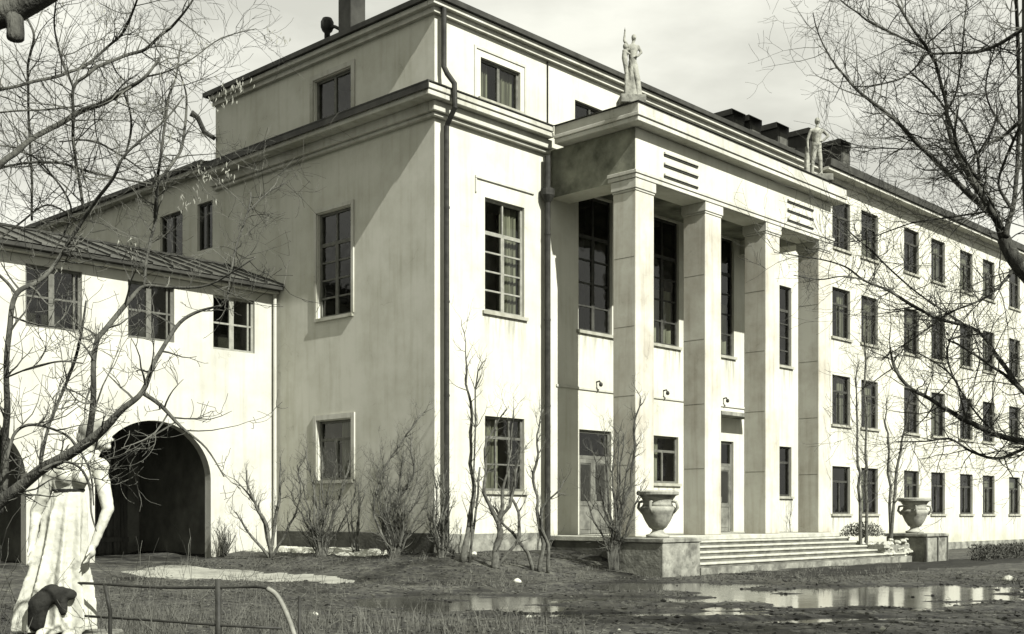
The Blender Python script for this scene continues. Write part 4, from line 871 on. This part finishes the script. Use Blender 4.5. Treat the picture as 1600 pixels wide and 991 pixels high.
# ---- tree D: big tree at the right edge
TD = empty('large_bare_tree', (at(1680, 800, 13.5).x, 13.5, 0)); tag(TD, 'big bare tree at the right edge, its fan of limbs spreading over the long wing', 'tree')
rgD = random.Random(11); twD = MB()
mb = MB(); p_, r_ = spline([Vector((at(1680, 800, 13.5).x, 13.5, 0)), at(1672, 800, 13.5), at(1650, 560, 13.5), at(1640, 470, 13.5), at(1618, 442, 13.5), at(1585, 405, 13.5), at(1568, 372, 13.5)], [.24, .19, .15, .125, .105, .085, .075], 5); mb.tube(p_, r_, 14); mb.build('trunk', M['bark'], TD, smooth=True)
LD = [
 (0, [(1572, 385, 26), (1556, 345, 17), (1535, 310, 14), (1515, 275, 13), (1495, 240, 11), (1480, 200, 9), (1478, 165, 8), (1465, 110, 7), (1450, 78, 8), (1425, 45, 6), (1400, 0, 5), (1385, -50, 3)]),
 (.2, [(1548, 335, 15), (1500, 287, 12), (1442, 234, 10), (1402, 190, 8), (1361, 159, 7), (1333, 135, 6), (1297, 89, 4), (1277, 48, 3), (1270, 20, 2)]),
 (-.3, [(1572, 370, 15), (1586, 300, 10), (1592, 194, 9), (1590, 80, 9), (1587, 0, 8), (1585, -60, 6)]),
 (-.4, [(1640, 20, 12), (1600, 44, 10), (1555, 72, 8), (1520, 82, 7), (1450, 85, 5), (1442, 90, 4)]),
 (-.2, [(1592, 190, 9), (1565, 215, 7), (1540, 228, 6), (1510, 260, 5), (1480, 275, 3)]),
 (.3, [(1475, 180, 6), (1492, 150, 5), (1500, 110, 4), (1505, 60, 4), (1510, 0, 3)]),
 (.5, [(1450, 78, 5), (1394, 52, 5), (1361, 36, 5), (1340, 20, 4), (1313, 0, 3), (1290, -30, 2)]),
 (.3, [(1333, 135, 3), (1361, 134, 4), (1402, 125, 4), (1425, 112, 4), (1445, 88, 4)]),
 (.6, [(1530, 300, 9), (1528, 250, 6), (1508, 200, 5), (1480, 165, 4)]),
 (-.2, [(1560, 350, 10), (1540, 300, 8), (1498, 235, 7), (1488, 200, 6), (1470, 160, 5), (1425, 115, 4)]),
 (-.5, [(1583, 330, 9), (1560, 290, 6), (1575, 240, 6), (1592, 200, 6)]),
 (0, [(1660, 720, 20), (1630, 705, 17), (1600, 692, 15), (1560, 680, 13), (1510, 657, 12), (1462, 628, 9), (1425, 608, 8), (1400, 580, 8), (1393, 552, 5), (1390, 540, 2)]),
 (.2, [(1660, 655, 14), (1600, 612, 12), (1562, 562, 10), (1540, 530, 8), (1510, 508, 7), (1470, 500, 6), (1430, 480, 8), (1392, 456, 6), (1349, 437, 5), (1321, 417, 4), (1281, 405, 3), (1210, 395, 2)]),
 (.3, [(1349, 437, 4), (1315, 432, 3), (1281, 437, 3), (1240, 430, 2)]),
 (.1, [(1600, 612, 8), (1555, 575, 7), (1500, 540, 5), (1485, 530, 5), (1540, 520, 3)]),
 (.3, [(1640, 690, 9), (1600, 702, 8), (1561, 716, 7), (1519, 707, 6), (1483, 686, 5), (1440, 690, 3), (1400, 690, 2)]),
 (.5, [(1510, 508, 5), (1450, 470, 4), (1400, 430, 4), (1365, 395, 4), (1330, 365, 3), (1300, 330, 2)]),
 (.2, [(1510, 657, 5), (1500, 620, 4), (1490, 590, 4), (1450, 560, 3), (1410, 540, 3)]),
 (.6, [(1560, 680, 5), (1520, 640, 4), (1480, 560, 4), (1500, 500, 3)]),
 (.4, [(1585, 420, 10), (1560, 450, 6), (1530, 470, 5), (1480, 490, 4), (1440, 520, 3), (1380, 560, 2)]),
 (.4, [(1545, 330, 5), (1480, 340, 4), (1420, 350, 3), (1350, 375, 3), (1290, 380, 2)]),
 (.2, [(1600, 230, 5), (1560, 190, 4), (1540, 140, 4), (1555, 72, 3)]),
 (.5, [(1535, 310, 5), (1470, 232, 4), (1440, 233, 3), (1380, 232, 3), (1330, 230, 2), (1300, 225, 1)]),
]
traced(TD, rgD, LD, 13.5, twigs=twD, density=11.0, depth=2, ln=(.3, 1.0), up=.05, yv=1.2, px=.68)
o = twD.build('twigs', M['twig'], TD); tag(o, kind='stuff')
rehome(TD)
# second trunk right at the frame edge
TE = empty('straight_tree', (at(1616, 800, 12.2).x, 12.2, 0)); tag(TE, 'straight rough-barked trunk cut by the upper right edge of the frame', 'tree')
mb = MB(); X = at(1619, 800, 12.2).x; p_, r_ = spline([Vector((X + .5, 12.2, 0)), Vector((X + .35, 12.2, 2.5)), Vector((X + .05, 12.2, 4.4)), Vector((X, 12.2, 6)), Vector((X - .02, 12.2, 9))], [.2, .17, .15, .14, .11], 6); mb.tube(p_, r_, 14); mb.build('trunk', M['bark'], TE, smooth=True)
rehome(TE)

# ---- park trees that stand right of and behind the photographer (their shadows streak the yard)
def park_tree(x, y, h, seed, label):
    rg = random.Random(seed); e_ = empty('park_tree', (x, y, 0)); tag(e_, label, 'tree', 'bare park trees behind the photographer')
    tr = MB(); tw = MB(); pts = [Vector((0, 0, -.1))]; q = Vector((0, 0, 0))
    for i in range(7): q = q + Vector((rg.uniform(-.15, .15), rg.uniform(-.15, .15), h / 7)); pts.append(q.copy())
    rad = [.30 * (1 - i / 8.4) for i in range(8)]; tr.tube(pts, rad, 10); tr.build('trunk', M['bark'], e_, smooth=True)
    for i in range(2, 8):
        for k in range(3):
            a = rg.uniform(0, 6.3); grow(tw, rg, pts[i], Vector((math.cos(a), math.sin(a), .55)), rg.uniform(1.5, 2.5), rad[i] * .6, 3, .12, (3, 4), 4, .2)
    tag(tw.build('branches', M['bark'], e_), kind='stuff'); return e_
PT = [(9.0, 9.2, 10, 'nearest of the park trees right of the photographer'), (9.8, 11.4, 10, 'second park tree along the right of the yard'), (11.4, 13.2, 10, 'third park tree along the right of the yard'), (12.8, 15.8, 10, 'fourth park tree, level with the near shore of the puddle'), (14.6, 17.6, 9.5, 'fifth park tree, beside the puddle and outside the picture'), (16.4, 21.0, 9, 'sixth park tree, level with the far shore of the puddle'), (9.6, 6.6, 9, 'slim park tree behind the big limb at the right'), (8.4, 3.4, 9, 'park tree at the right hand of the photographer'), (11.8, 10.2, 11, 'tall park tree behind the row at the right'), (18.6, 24.0, 8.5, 'last park tree of the row, nearest the wing')]
for s_, (x, y, h, lb) in enumerate(PT):
    s_ += 31
    park_tree(x, y, h, s_, lb)

SKY_BLOCK = empty('wood', (0, -40, 0)); tag(SKY_BLOCK, 'unseen belt of dark trees added behind the photographer to block sky light', 'wood')  # tree belt added out of view to hold low sky light off the walls
wdm = MB(); rw_ = random.Random(60); wt = MB()
for k in range(64):
    ang = math.radians(140 + (345 - 140) * (k + .5) / 64); rr_ = rw_.uniform(33, 44); cx, cy = rr_ * math.cos(ang) + 4, rr_ * math.sin(ang) + 8; hh = rw_.uniform(12, 17)
    if cy > 12 and cx > 0: continue
    wt.tube([(cx, cy + 40, 0), (cx, cy + 40, hh * .8)], [.3, .1], 6)
    for _ in range(900):
        z = hh * (.08 + .92 * rw_.random()); w_ = 3.6 * math.sqrt(max(0, 1 - (z / hh) ** 2)) + .3; v_ = rvec(rw_) * w_ * rw_.random() ** .4; p = Vector((cx + v_.x, cy + 40 + v_.y, z)); d1 = rvec(rw_) * .42; d2 = rvec(rw_) * .42
        wdm.poly([p, p + d1, p + d2])
tag(wdm.build('foliage', M['leaf'], SKY_BLOCK), kind='stuff'); tag(wt.build('sky_block_trunks', M['bark'], SKY_BLOCK), kind='stuff')

# ------------------------------------------------------------------ shrubs and saplings by the wall
SHG = 'leafless shrubs along the school wall'
def shrub(name, base, label, stems, seed, twd=10, ln=(.25, .7), cat='shrub', m='bark2', tm='twig', depth=2, Y=None, up=.16):
    """stems: lists of (x, y, width) from the ground up, as seen in the photograph"""
    rg = random.Random(seed); bx, by, Y = base; bp = at(bx, by, Y); bp.z = ground_h(bp.x, bp.y) - .03
    e_ = empty(name, bp); tag(e_, label, cat, SHG if cat == 'shrub' else None); tw = MB()
    for st in stems:
        yo = rg.uniform(-.35, .35); pts = [bp.copy()]; rad = [st[0][2] * .5 / F * Y]; k_ = len(st)
        for i, (x, y, w_) in enumerate(st[1:] if len(st) > 1 else st):
            yy = Y + yo * (i + 1) / k_; pts.append(at(x, y, yy)); rad.append(w_ * .5 / F * yy)
        pts[0] = Vector((at(st[0][0], by, Y).x, Y, bp.z)); pts, rad = spline(pts, rad, 4); pts = [p + Vector((noise.noise(p * 2.2 + Vector((seed, 0, 0))), noise.noise(p * 2.2 + Vector((0, seed, 5))), 0)) * min(.11, .028 * ii) for ii, p in enumerate(pts)]; rad = [q_ * (1 + .25 * noise.noise(pts[ii] * 9)) for ii, q_ in enumerate(rad)]
        mb = MB(); mb.tube([p - bp for p in pts], rad, 6); mb.build('stem', M[m], e_, smooth=True)
        for i in range(3, len(pts)):
            s_ = pts[i] - pts[i - 1]; c_ = s_.length * twd * 1.5; n_ = int(c_) + (rg.random() < c_ % 1)
            for _ in range(n_): grow(tw, rg, pts[i] - bp, (s_.normalized() * .8 + rvec(rg) * .7), rg.uniform(*ln), max(.004, min(.012, rad[i] * .6)), depth, up, (2, 3))
    tag(tw.build('twigs', M[tm], e_), kind='stuff'); return e_
def fan(bx, by, n, spread, top, rg, w=3, lean=0):
    out = []
    for i in range(n):
        t = (i + .5) / n * 2 - 1 + rg.uniform(-.12, .12); tx = bx + t * spread + lean; ty = by - (by - top) * (1 - .35 * t * t) * rg.uniform(.75, 1.0)
        mx_ = bx + (tx - bx) * .42 + rg.uniform(-5, 5); my = by - (by - ty) * .5
        out.append([(bx + t * 5, by, w * 1.5), (bx + (mx_ - bx) * .5, by - (by - my) * .55, w), (mx_, my, w * .85), (tx, ty, w * .4)])
    return out
rg = random.Random(77)
_shrub = shrub
def shrub(name, base, label, stems, seed, twd=10, *a, **k):
    if len(stems) > 6:
        r2 = random.Random(seed + 500); bx = base[0]; sp_ = max(abs(st[-1][0] - bx) for st in stems)
        stems = stems + fan(bx, base[1], int(len(stems) * .5), sp_ * .8, base[1] - (base[1] - min(st[-1][1] for st in stems)) * .5, r2, 2.5)
    return _shrub(name, base, label, stems, seed, twd, *a, **k)
shrub('shrub', (424, 872, 31.5), 'spreading leafless shrub at the corner where gatehouse meets the shaded side wall', [[(424, 872, 7), (415, 820, 6), (395, 780, 4), (385, 735, 2)], [(422, 872, 6), (430, 810, 6), (434, 770, 4), (438, 720, 2)], [(422, 872, 5), (396, 840, 4), (378, 815, 3), (365, 800, 2)], [(424, 872, 5), (446, 830, 4), (465, 790, 3), (470, 730, 2)], [(424, 872, 4), (405, 800, 4), (370, 750, 2)]], 1, 5, (.2, .55))
shrub('shrub', (503, 874, 30.8), 'dense leafless shrub under the lower side window', fan(503, 874, 12, 66, 690, rg, 3), 2, 5, (.25, .6))
shrub('shrub', (560, 876, 30.6), 'thin upright shrub between two denser ones beside the side window', fan(558, 876, 4, 22, 740, rg, 3), 3, 4, (.2, .5))
shrub('shrub', (615, 886, 29.2), 'broad thicket-like shrub left of the building corner', fan(615, 886, 13, 60, 690, rg, 3, 10) + [[(620, 886, 7), (600, 820, 6), (612, 790, 6), (640, 760, 6), (648, 720, 4), (640, 680, 2)], [(610, 886, 5), (585, 780, 4), (620, 700, 3), (664, 645, 2)]], 4, 5, (.25, .6))
shrub('shrub', (690, 886, 28.9), 'leafless shrub growing against the foot of the corner downpipe', fan(688, 886, 9, 22, 720, rg, 4), 5, 4, (.2, .5))
shrub('sapling', (733, 888, 28.4), 'tall slim sapling in front of the bright wall right of the downpipe', [[(722, 888, 11), (732, 820, 9), (738, 760, 7), (736, 690, 6), (735, 640, 5), (733, 600, 4), (727, 550, 2), (721, 500, 1)], [(733, 830, 5), (745, 770, 4), (752, 730, 3)], [(735, 640, 3), (745, 610, 3), (757, 560, 1)]], 6, 3.2, (.25, .8), cat='tree', depth=1)
shrub('shrub', (775, 893, 28.0), 'multi-stemmed shrub with a stout base under the front window', [[(773, 893, 13), (776, 860, 12), (778, 818, 9), (762, 780, 6), (757, 740, 5), (760, 690, 3), (790, 640, 2)], [(778, 893, 8), (778, 818, 7), (786, 790, 6), (790, 740, 4), (796, 690, 3), (800, 640, 2)], [(776, 893, 6), (779, 815, 6), (800, 785, 6), (805, 750, 4), (812, 700, 3)], [(776, 893, 5), (808, 840, 6), (806, 790, 5), (800, 770, 4), (806, 730, 2)]], 7, 5, (.25, .6))
shrub('shrub', (830, 884, 28.3), 'slanting bare stem leaning left below the front window', [[(834, 884, 8), (818, 855, 6), (800, 832, 5), (782, 815, 4), (770, 790, 3)]], 8, 3, (.2, .4))
shrub('shrub', (848, 890, 28.2), 'pair of dark stems rising beside the second downpipe', [[(842, 890, 8), (848, 850, 7), (846, 820, 6), (838, 785, 5), (835, 740, 5), (840, 680, 3), (850, 640, 2)], [(856, 890, 7), (856, 850, 6), (848, 815, 5), (850, 790, 4), (870, 770, 3), (885, 750, 2)]], 9, 5, (.2, .6))
shrub('shrub', (960, 886, 29.6), 'dark fan-shaped shrub left of the urn, in front of the porch', fan(958, 886, 8, 46, 660, rg, 4, 2) + [[(960, 886, 10), (965, 820, 8), (985, 760, 6), (990, 700, 4), (1000, 620, 2)]], 10, 5, (.25, .6), m='bark', tm='twig')
shrub('shrub', (352, 874, 33.0), 'small twiggy shrub right of the gate arch', fan(352, 874, 7, 22, 815, rg, 2.5), 11, 5, (.15, .35))
# young trees right of the portico
for nm, bx, tx, ty, Y, s_, lb in (('sapling', 1345, 1338, 560, 38.2, 12, 'straight young tree between the first two wing windows, left of its twin'), ('sapling', 1354, 1352, 500, 38.6, 13, 'straight young tree just right of its twin, before the wing windows'), ('sapling', 1389, 1421, 600, 39.0, 14, 'slanting young tree left of the far urn'), ('sapling', 1392, 1385, 620, 39.6, 15, 'thin young tree standing just behind the slanting one')):
    shrub(nm, (bx, 836, Y), lb, [[(bx, 836, 6), ((bx * 2 + tx) / 3, 760, 4.5), ((bx + tx * 2) / 3, 690, 3.5), (tx, ty + 30, 2.4), (tx + 2, ty, 1)]], s_, 3.4, (.4, 1.1), cat='tree', depth=2)
HG = empty('hedge', W(20.2, -6.3, 0), ROT); tag(HG, 'low dark clipped hedge running along the foot of the long wing', 'hedge')
hg = MB(); rh = random.Random(40)
for _ in range(16000):
    x = rh.uniform(-1.2, 20); y = rh.uniform(-.35, .35); z = rh.uniform(.02, .52 + .07 * noise.noise(Vector((x * 2, y * 3, 1)))); a = rh.uniform(0, 6.3); l_ = rh.uniform(.03, .07)
    hg.poly([(x, y, z), (x + math.cos(a) * l_, y + math.sin(a) * l_, z + .03), (x + math.cos(a + .7) * l_, y + math.sin(a + .7) * l_, z + .07)])
tag(hg.build('foliage', M['leaf'], HG), kind='stuff')
hg = MB()
for _ in range(260): grow(hg, rh, Vector((rh.uniform(-1.1, 19.8), rh.uniform(-.3, .3), 0)), Vector((rh.gauss(0, .4), rh.gauss(0, .4), 1)), .45, .012, 1, .1, (2, 3))
tag(hg.build('stems', M['twig'], HG), kind='stuff')
# evergreen ground shrub beside the steps
EV = empty('evergreen_shrub', W(15.95, -3.7, .85)); tag(EV, 'low pale bushy plant growing at the right end of the steps', 'shrub')
ev = MB(); rs = random.Random(4)
for _ in range(1700):
    v_ = rvec(rs) * rs.random() ** .4; p = Vector((v_.x * .75, v_.y * .5, abs(v_.z) * .5)); a = rs.uniform(0, 6.3); l_ = .05
    ev.poly([p, p + Vector((math.cos(a) * l_, math.sin(a) * l_, .03)), p + Vector((math.cos(a + .6) * l_, math.sin(a + .6) * l_, .06))])
tag(ev.build('foliage', M['grass'], EV), kind='stuff')
st_ = MB()
for k in range(9): grow(st_, rs, Vector((0, 0, -.05)), Vector((rs.uniform(-1, 1), rs.uniform(-1, 1), 1)), .5, .012, 1, .1)
st_.build('stems', M['bark2'], EV)

# ------------------------------------------------------------------ foreground fence
FE = empty('low_fence', at(165, 1100, 9.6)); FE.location.z = 0
tag(FE, 'low iron pipe fence with a pale bent end bar in the left foreground', 'fence')
def fpart(name, pts, r, m):
    mb = MB(); pts = [Vector(p) for p in pts]; mb.tube([p - FE.location for p in pts], r, 10); return mb.build(name, M[m], FE, smooth=True)
top = [at(120, 911, 9.9), at(165, 913, 9.8), at(250, 918, 9.65), at(340, 918, 9.5), at(400, 917, 9.4), at(423, 921, 9.35)]
p_, r_ = spline(top, [.018] * 6, 4); fpart('top_rail', p_, .012, 'iron')
e_ = [at(418, 920, 9.36), at(432, 930, 9.33), at(446, 955, 9.3), at(462, 1000, 9.25), at(480, 1080, 9.2)]; e_.append(Vector((e_[-1].x + .03, 9.2, 0))); p_, r_ = spline(e_, [.02] * 6, 4); fpart('end_bar', p_, .020, 'greypaint')
fpart('post', [Vector((at(342, 918, 9.5).x, 9.5, 0)), at(341, 905, 9.5)], .026, 'iron')
fpart('thin_post', [Vector((at(468, 930, 9.6).x, 9.6, 0)), at(468, 932, 9.6)], .013, 'iron')
fpart('lower_rail', [at(120, 962, 9.9), at(250, 970, 9.65), at(341, 977, 9.5), at(440, 982, 9.3)], .011, 'iron')
fpart('bent_stake', [Vector((at(172, 1000, 9.6).x, 9.6, 0)), at(172, 955, 9.6), at(164, 915, 9.6)], .016, 'iron')
p0 = at(60, 915, 10.4); fpart('far_rail', [p0, at(120, 911, 9.9)], .017, 'iron')

# ------------------------------------------------------------------ dead grass, stalks, litter
gr_ = MB(); rs = random.Random(15)
for _ in range(5200):
    x = -5.2 + 6.2 * rs.random() ** 1.5; y = rs.uniform(9.3, 17.0)
    if noise.noise(Vector((x * .9, y * .6, 4))) < -.12: continue
    z = ground_h(x, y); h_ = rs.uniform(.12, .42) * (1 + .6 * noise.noise(Vector((x, y, 8)))); a = rs.uniform(0, 6.3); w_ = .0045; lx = rs.gauss(0, .1); ly = rs.gauss(0, .1)
    d_ = Vector((math.cos(a) * w_, math.sin(a) * w_, 0)); p = Vector((x, y, z - .01)); q_ = p + Vector((lx * .4, ly * .4, h_ * .6)); t_ = p + Vector((lx * 1.4, ly * 1.4, h_))
    gr_.poly([p - d_, p + d_, q_ + d_ * .8, q_ - d_ * .8]); gr_.poly([q_ - d_ * .8, q_ + d_ * .8, t_])
tag(gr_.build('dead_grass', M['grass']), 'dry grass stalks standing behind and under the low fence', 'grass', kind='stuff')
tf = MB()
for _ in range(900):
    x = rs.uniform(-9, 12); y = rs.uniform(21, 37); a_, b_ = to_local(x, y)
    if (b_ > -.1 and a_ > -.1) or b_ > 6.4 or (a_ > 2.8 and b_ > -5.3 and a_ < 18.6): continue
    if noise.noise(Vector((x * .5, y * .5, 14))) < -.05 and rs.random() < .8: continue
    z = ground_h(x, y)
    if z < .03: continue
    for _k in range(9):
        a = rs.uniform(0, 6.3); h_ = rs.uniform(.05, .2); bx = x + rs.gauss(0, .09); by = y + rs.gauss(0, .09); w_ = .006; lx, ly = rs.gauss(0, .07), rs.gauss(0, .07)
        tf.poly([(bx - w_, by, z - .01), (bx + w_, by, z - .01), (bx + lx, by + ly, z + h_)])
tag(tf.build('grass_tufts', M['grass']), 'short tufts of dead grass along the bank at the foot of the walls', 'grass', kind='stuff')
sk = MB()
for _ in range(150):
    x = rs.uniform(-4.6, -1.7); y = rs.uniform(9.4, 12); grow(sk, rs, Vector((x, y, ground_h(x, y) - .02)), Vector((rs.gauss(0, .2), rs.gauss(0, .2), 1)), rs.uniform(.5, 1.15), .007, 1, .12, (1, 3))
tag(sk.build('weed_stalks', M['twig']), 'thin dark weed stalks growing along the low fence', 'weeds', kind='stuff')
cl = MB()
for _ in range(5200):
    x = rs.uniform(-9, 14); y = rs.uniform(12.5, 32)
    a_, b_ = to_local(x, y)
    if b_ > -.1 and a_ > -.1: continue
    z = ground_h(x, y); s_ = rs.uniform(.012, .045) * (1.4 if rs.random() < .1 else 1)
    if z < .0: continue
    cl.lathe([(s_ * .7, -s_ * .2), (s_, s_ * .2), (s_ * .5, s_ * .55)], x, y, 5, z)
tag(cl.build('clods', M['mud']), 'clods of earth and litter scattered over the muddy yard', 'earth', kind='stuff')
lv = MB()
for _ in range(11000):
    x = rs.uniform(-9, 14); y = rs.uniform(12.5, 32); z = ground_h(x, y)
    if z < .0: continue
    s_ = rs.uniform(.02, .05); a = rs.uniform(0, 6.3); c_, n_ = math.cos(a) * s_, math.sin(a) * s_
    lv.poly([(x - c_, y - n_, z + .008), (x + n_ * .5, y - c_ * .5, z + .02), (x + c_, y + n_, z + rs.uniform(.01, .03)), (x - n_ * .5, y + c_ * .5, z + .012)])
ft = MB()
for _ in range(170):
    x = rs.uniform(-8, 12); y = rs.uniform(13, 31); z = ground_h(x, y)
    if z < .01: continue
    grow(ft, rs, Vector((x, y, z + .02)), Vector((rs.gauss(0, 1), rs.gauss(0, 1), .0)), rs.uniform(.2, .8), .008, 1, 0, (1, 3), 3, .12)
tag(ft.build('fallen_twigs', M['twig']), 'broken twigs lying about on the muddy yard', 'twigs', kind='stuff')
tag(lv.build('fallen_leaves', M['grass']), 'dead leaves and straw littering the muddy yard', 'leaves', kind='stuff')
def stone(px, py, w_, label, m='snow'):
    # solve the ground point under that spot
    Y = EYE * F / (py - HOR)
    for _ in range(6): p = at(px, py, Y); Y = (EYE - ground_h(p.x, p.y)) * F / (py - HOR)
    p = at(px, py, Y); s_ = w_ * .5 / F * Y; mb = MB(); rg_ = random.Random(px); prof = [(s_ * .5, -s_ * .4), (s_, 0), (s_ * .9, s_ * .4), (s_ * .5, s_ * .75), (s_ * .1, s_ * .85)]
    mb.lathe(prof, 0, 0, 9, 0); mb.v = [(x * rg_.uniform(.8, 1.2), y * rg_.uniform(.8, 1.2), z * rg_.uniform(.85, 1.15)) for x, y, z in mb.v]
    o = mb.build('lump', M[m], smooth=True); o.name = 'snow_lump' if m == 'snow' else 'stone'; o.location = (p.x, p.y, ground_h(p.x, p.y)); tag(o, label, 'snow' if m == 'snow' else 'stone')
for a_ in ((492, 964, 11, 'round white lump on the mud right of the fence'), (741, 903, 11, 'white lump at the foot of the slim sapling', ), (774, 900, 9, 'small white lump at the foot of the stout-based shrub'), (808, 910, 14, 'flat white lump between shrub and yard under the front window'), (908, 868, 13, 'pale lump by the plinth left of the dark shrub'), (826, 966, 10, 'thin white fleck on the bank of the middle puddle'), (1240, 937, 7, 'small white lump at the left shore of the big puddle'), (1577, 908, 20, 'large white lump at the far right beyond the puddle'), (1380, 985, 12, 'white fleck on the near dark ground below the big puddle'), (967, 985, 6, 'tiny white fleck in the centre of the near ground'), (293, 868, 7, 'small white lump at the foot of the gate boards'), (319, 878, 8, 'upright white lump at the right foot of the gate arch')):
    stone(*a_)

for r_ in (TA, TB, TC, TD, TE): strip(r_)
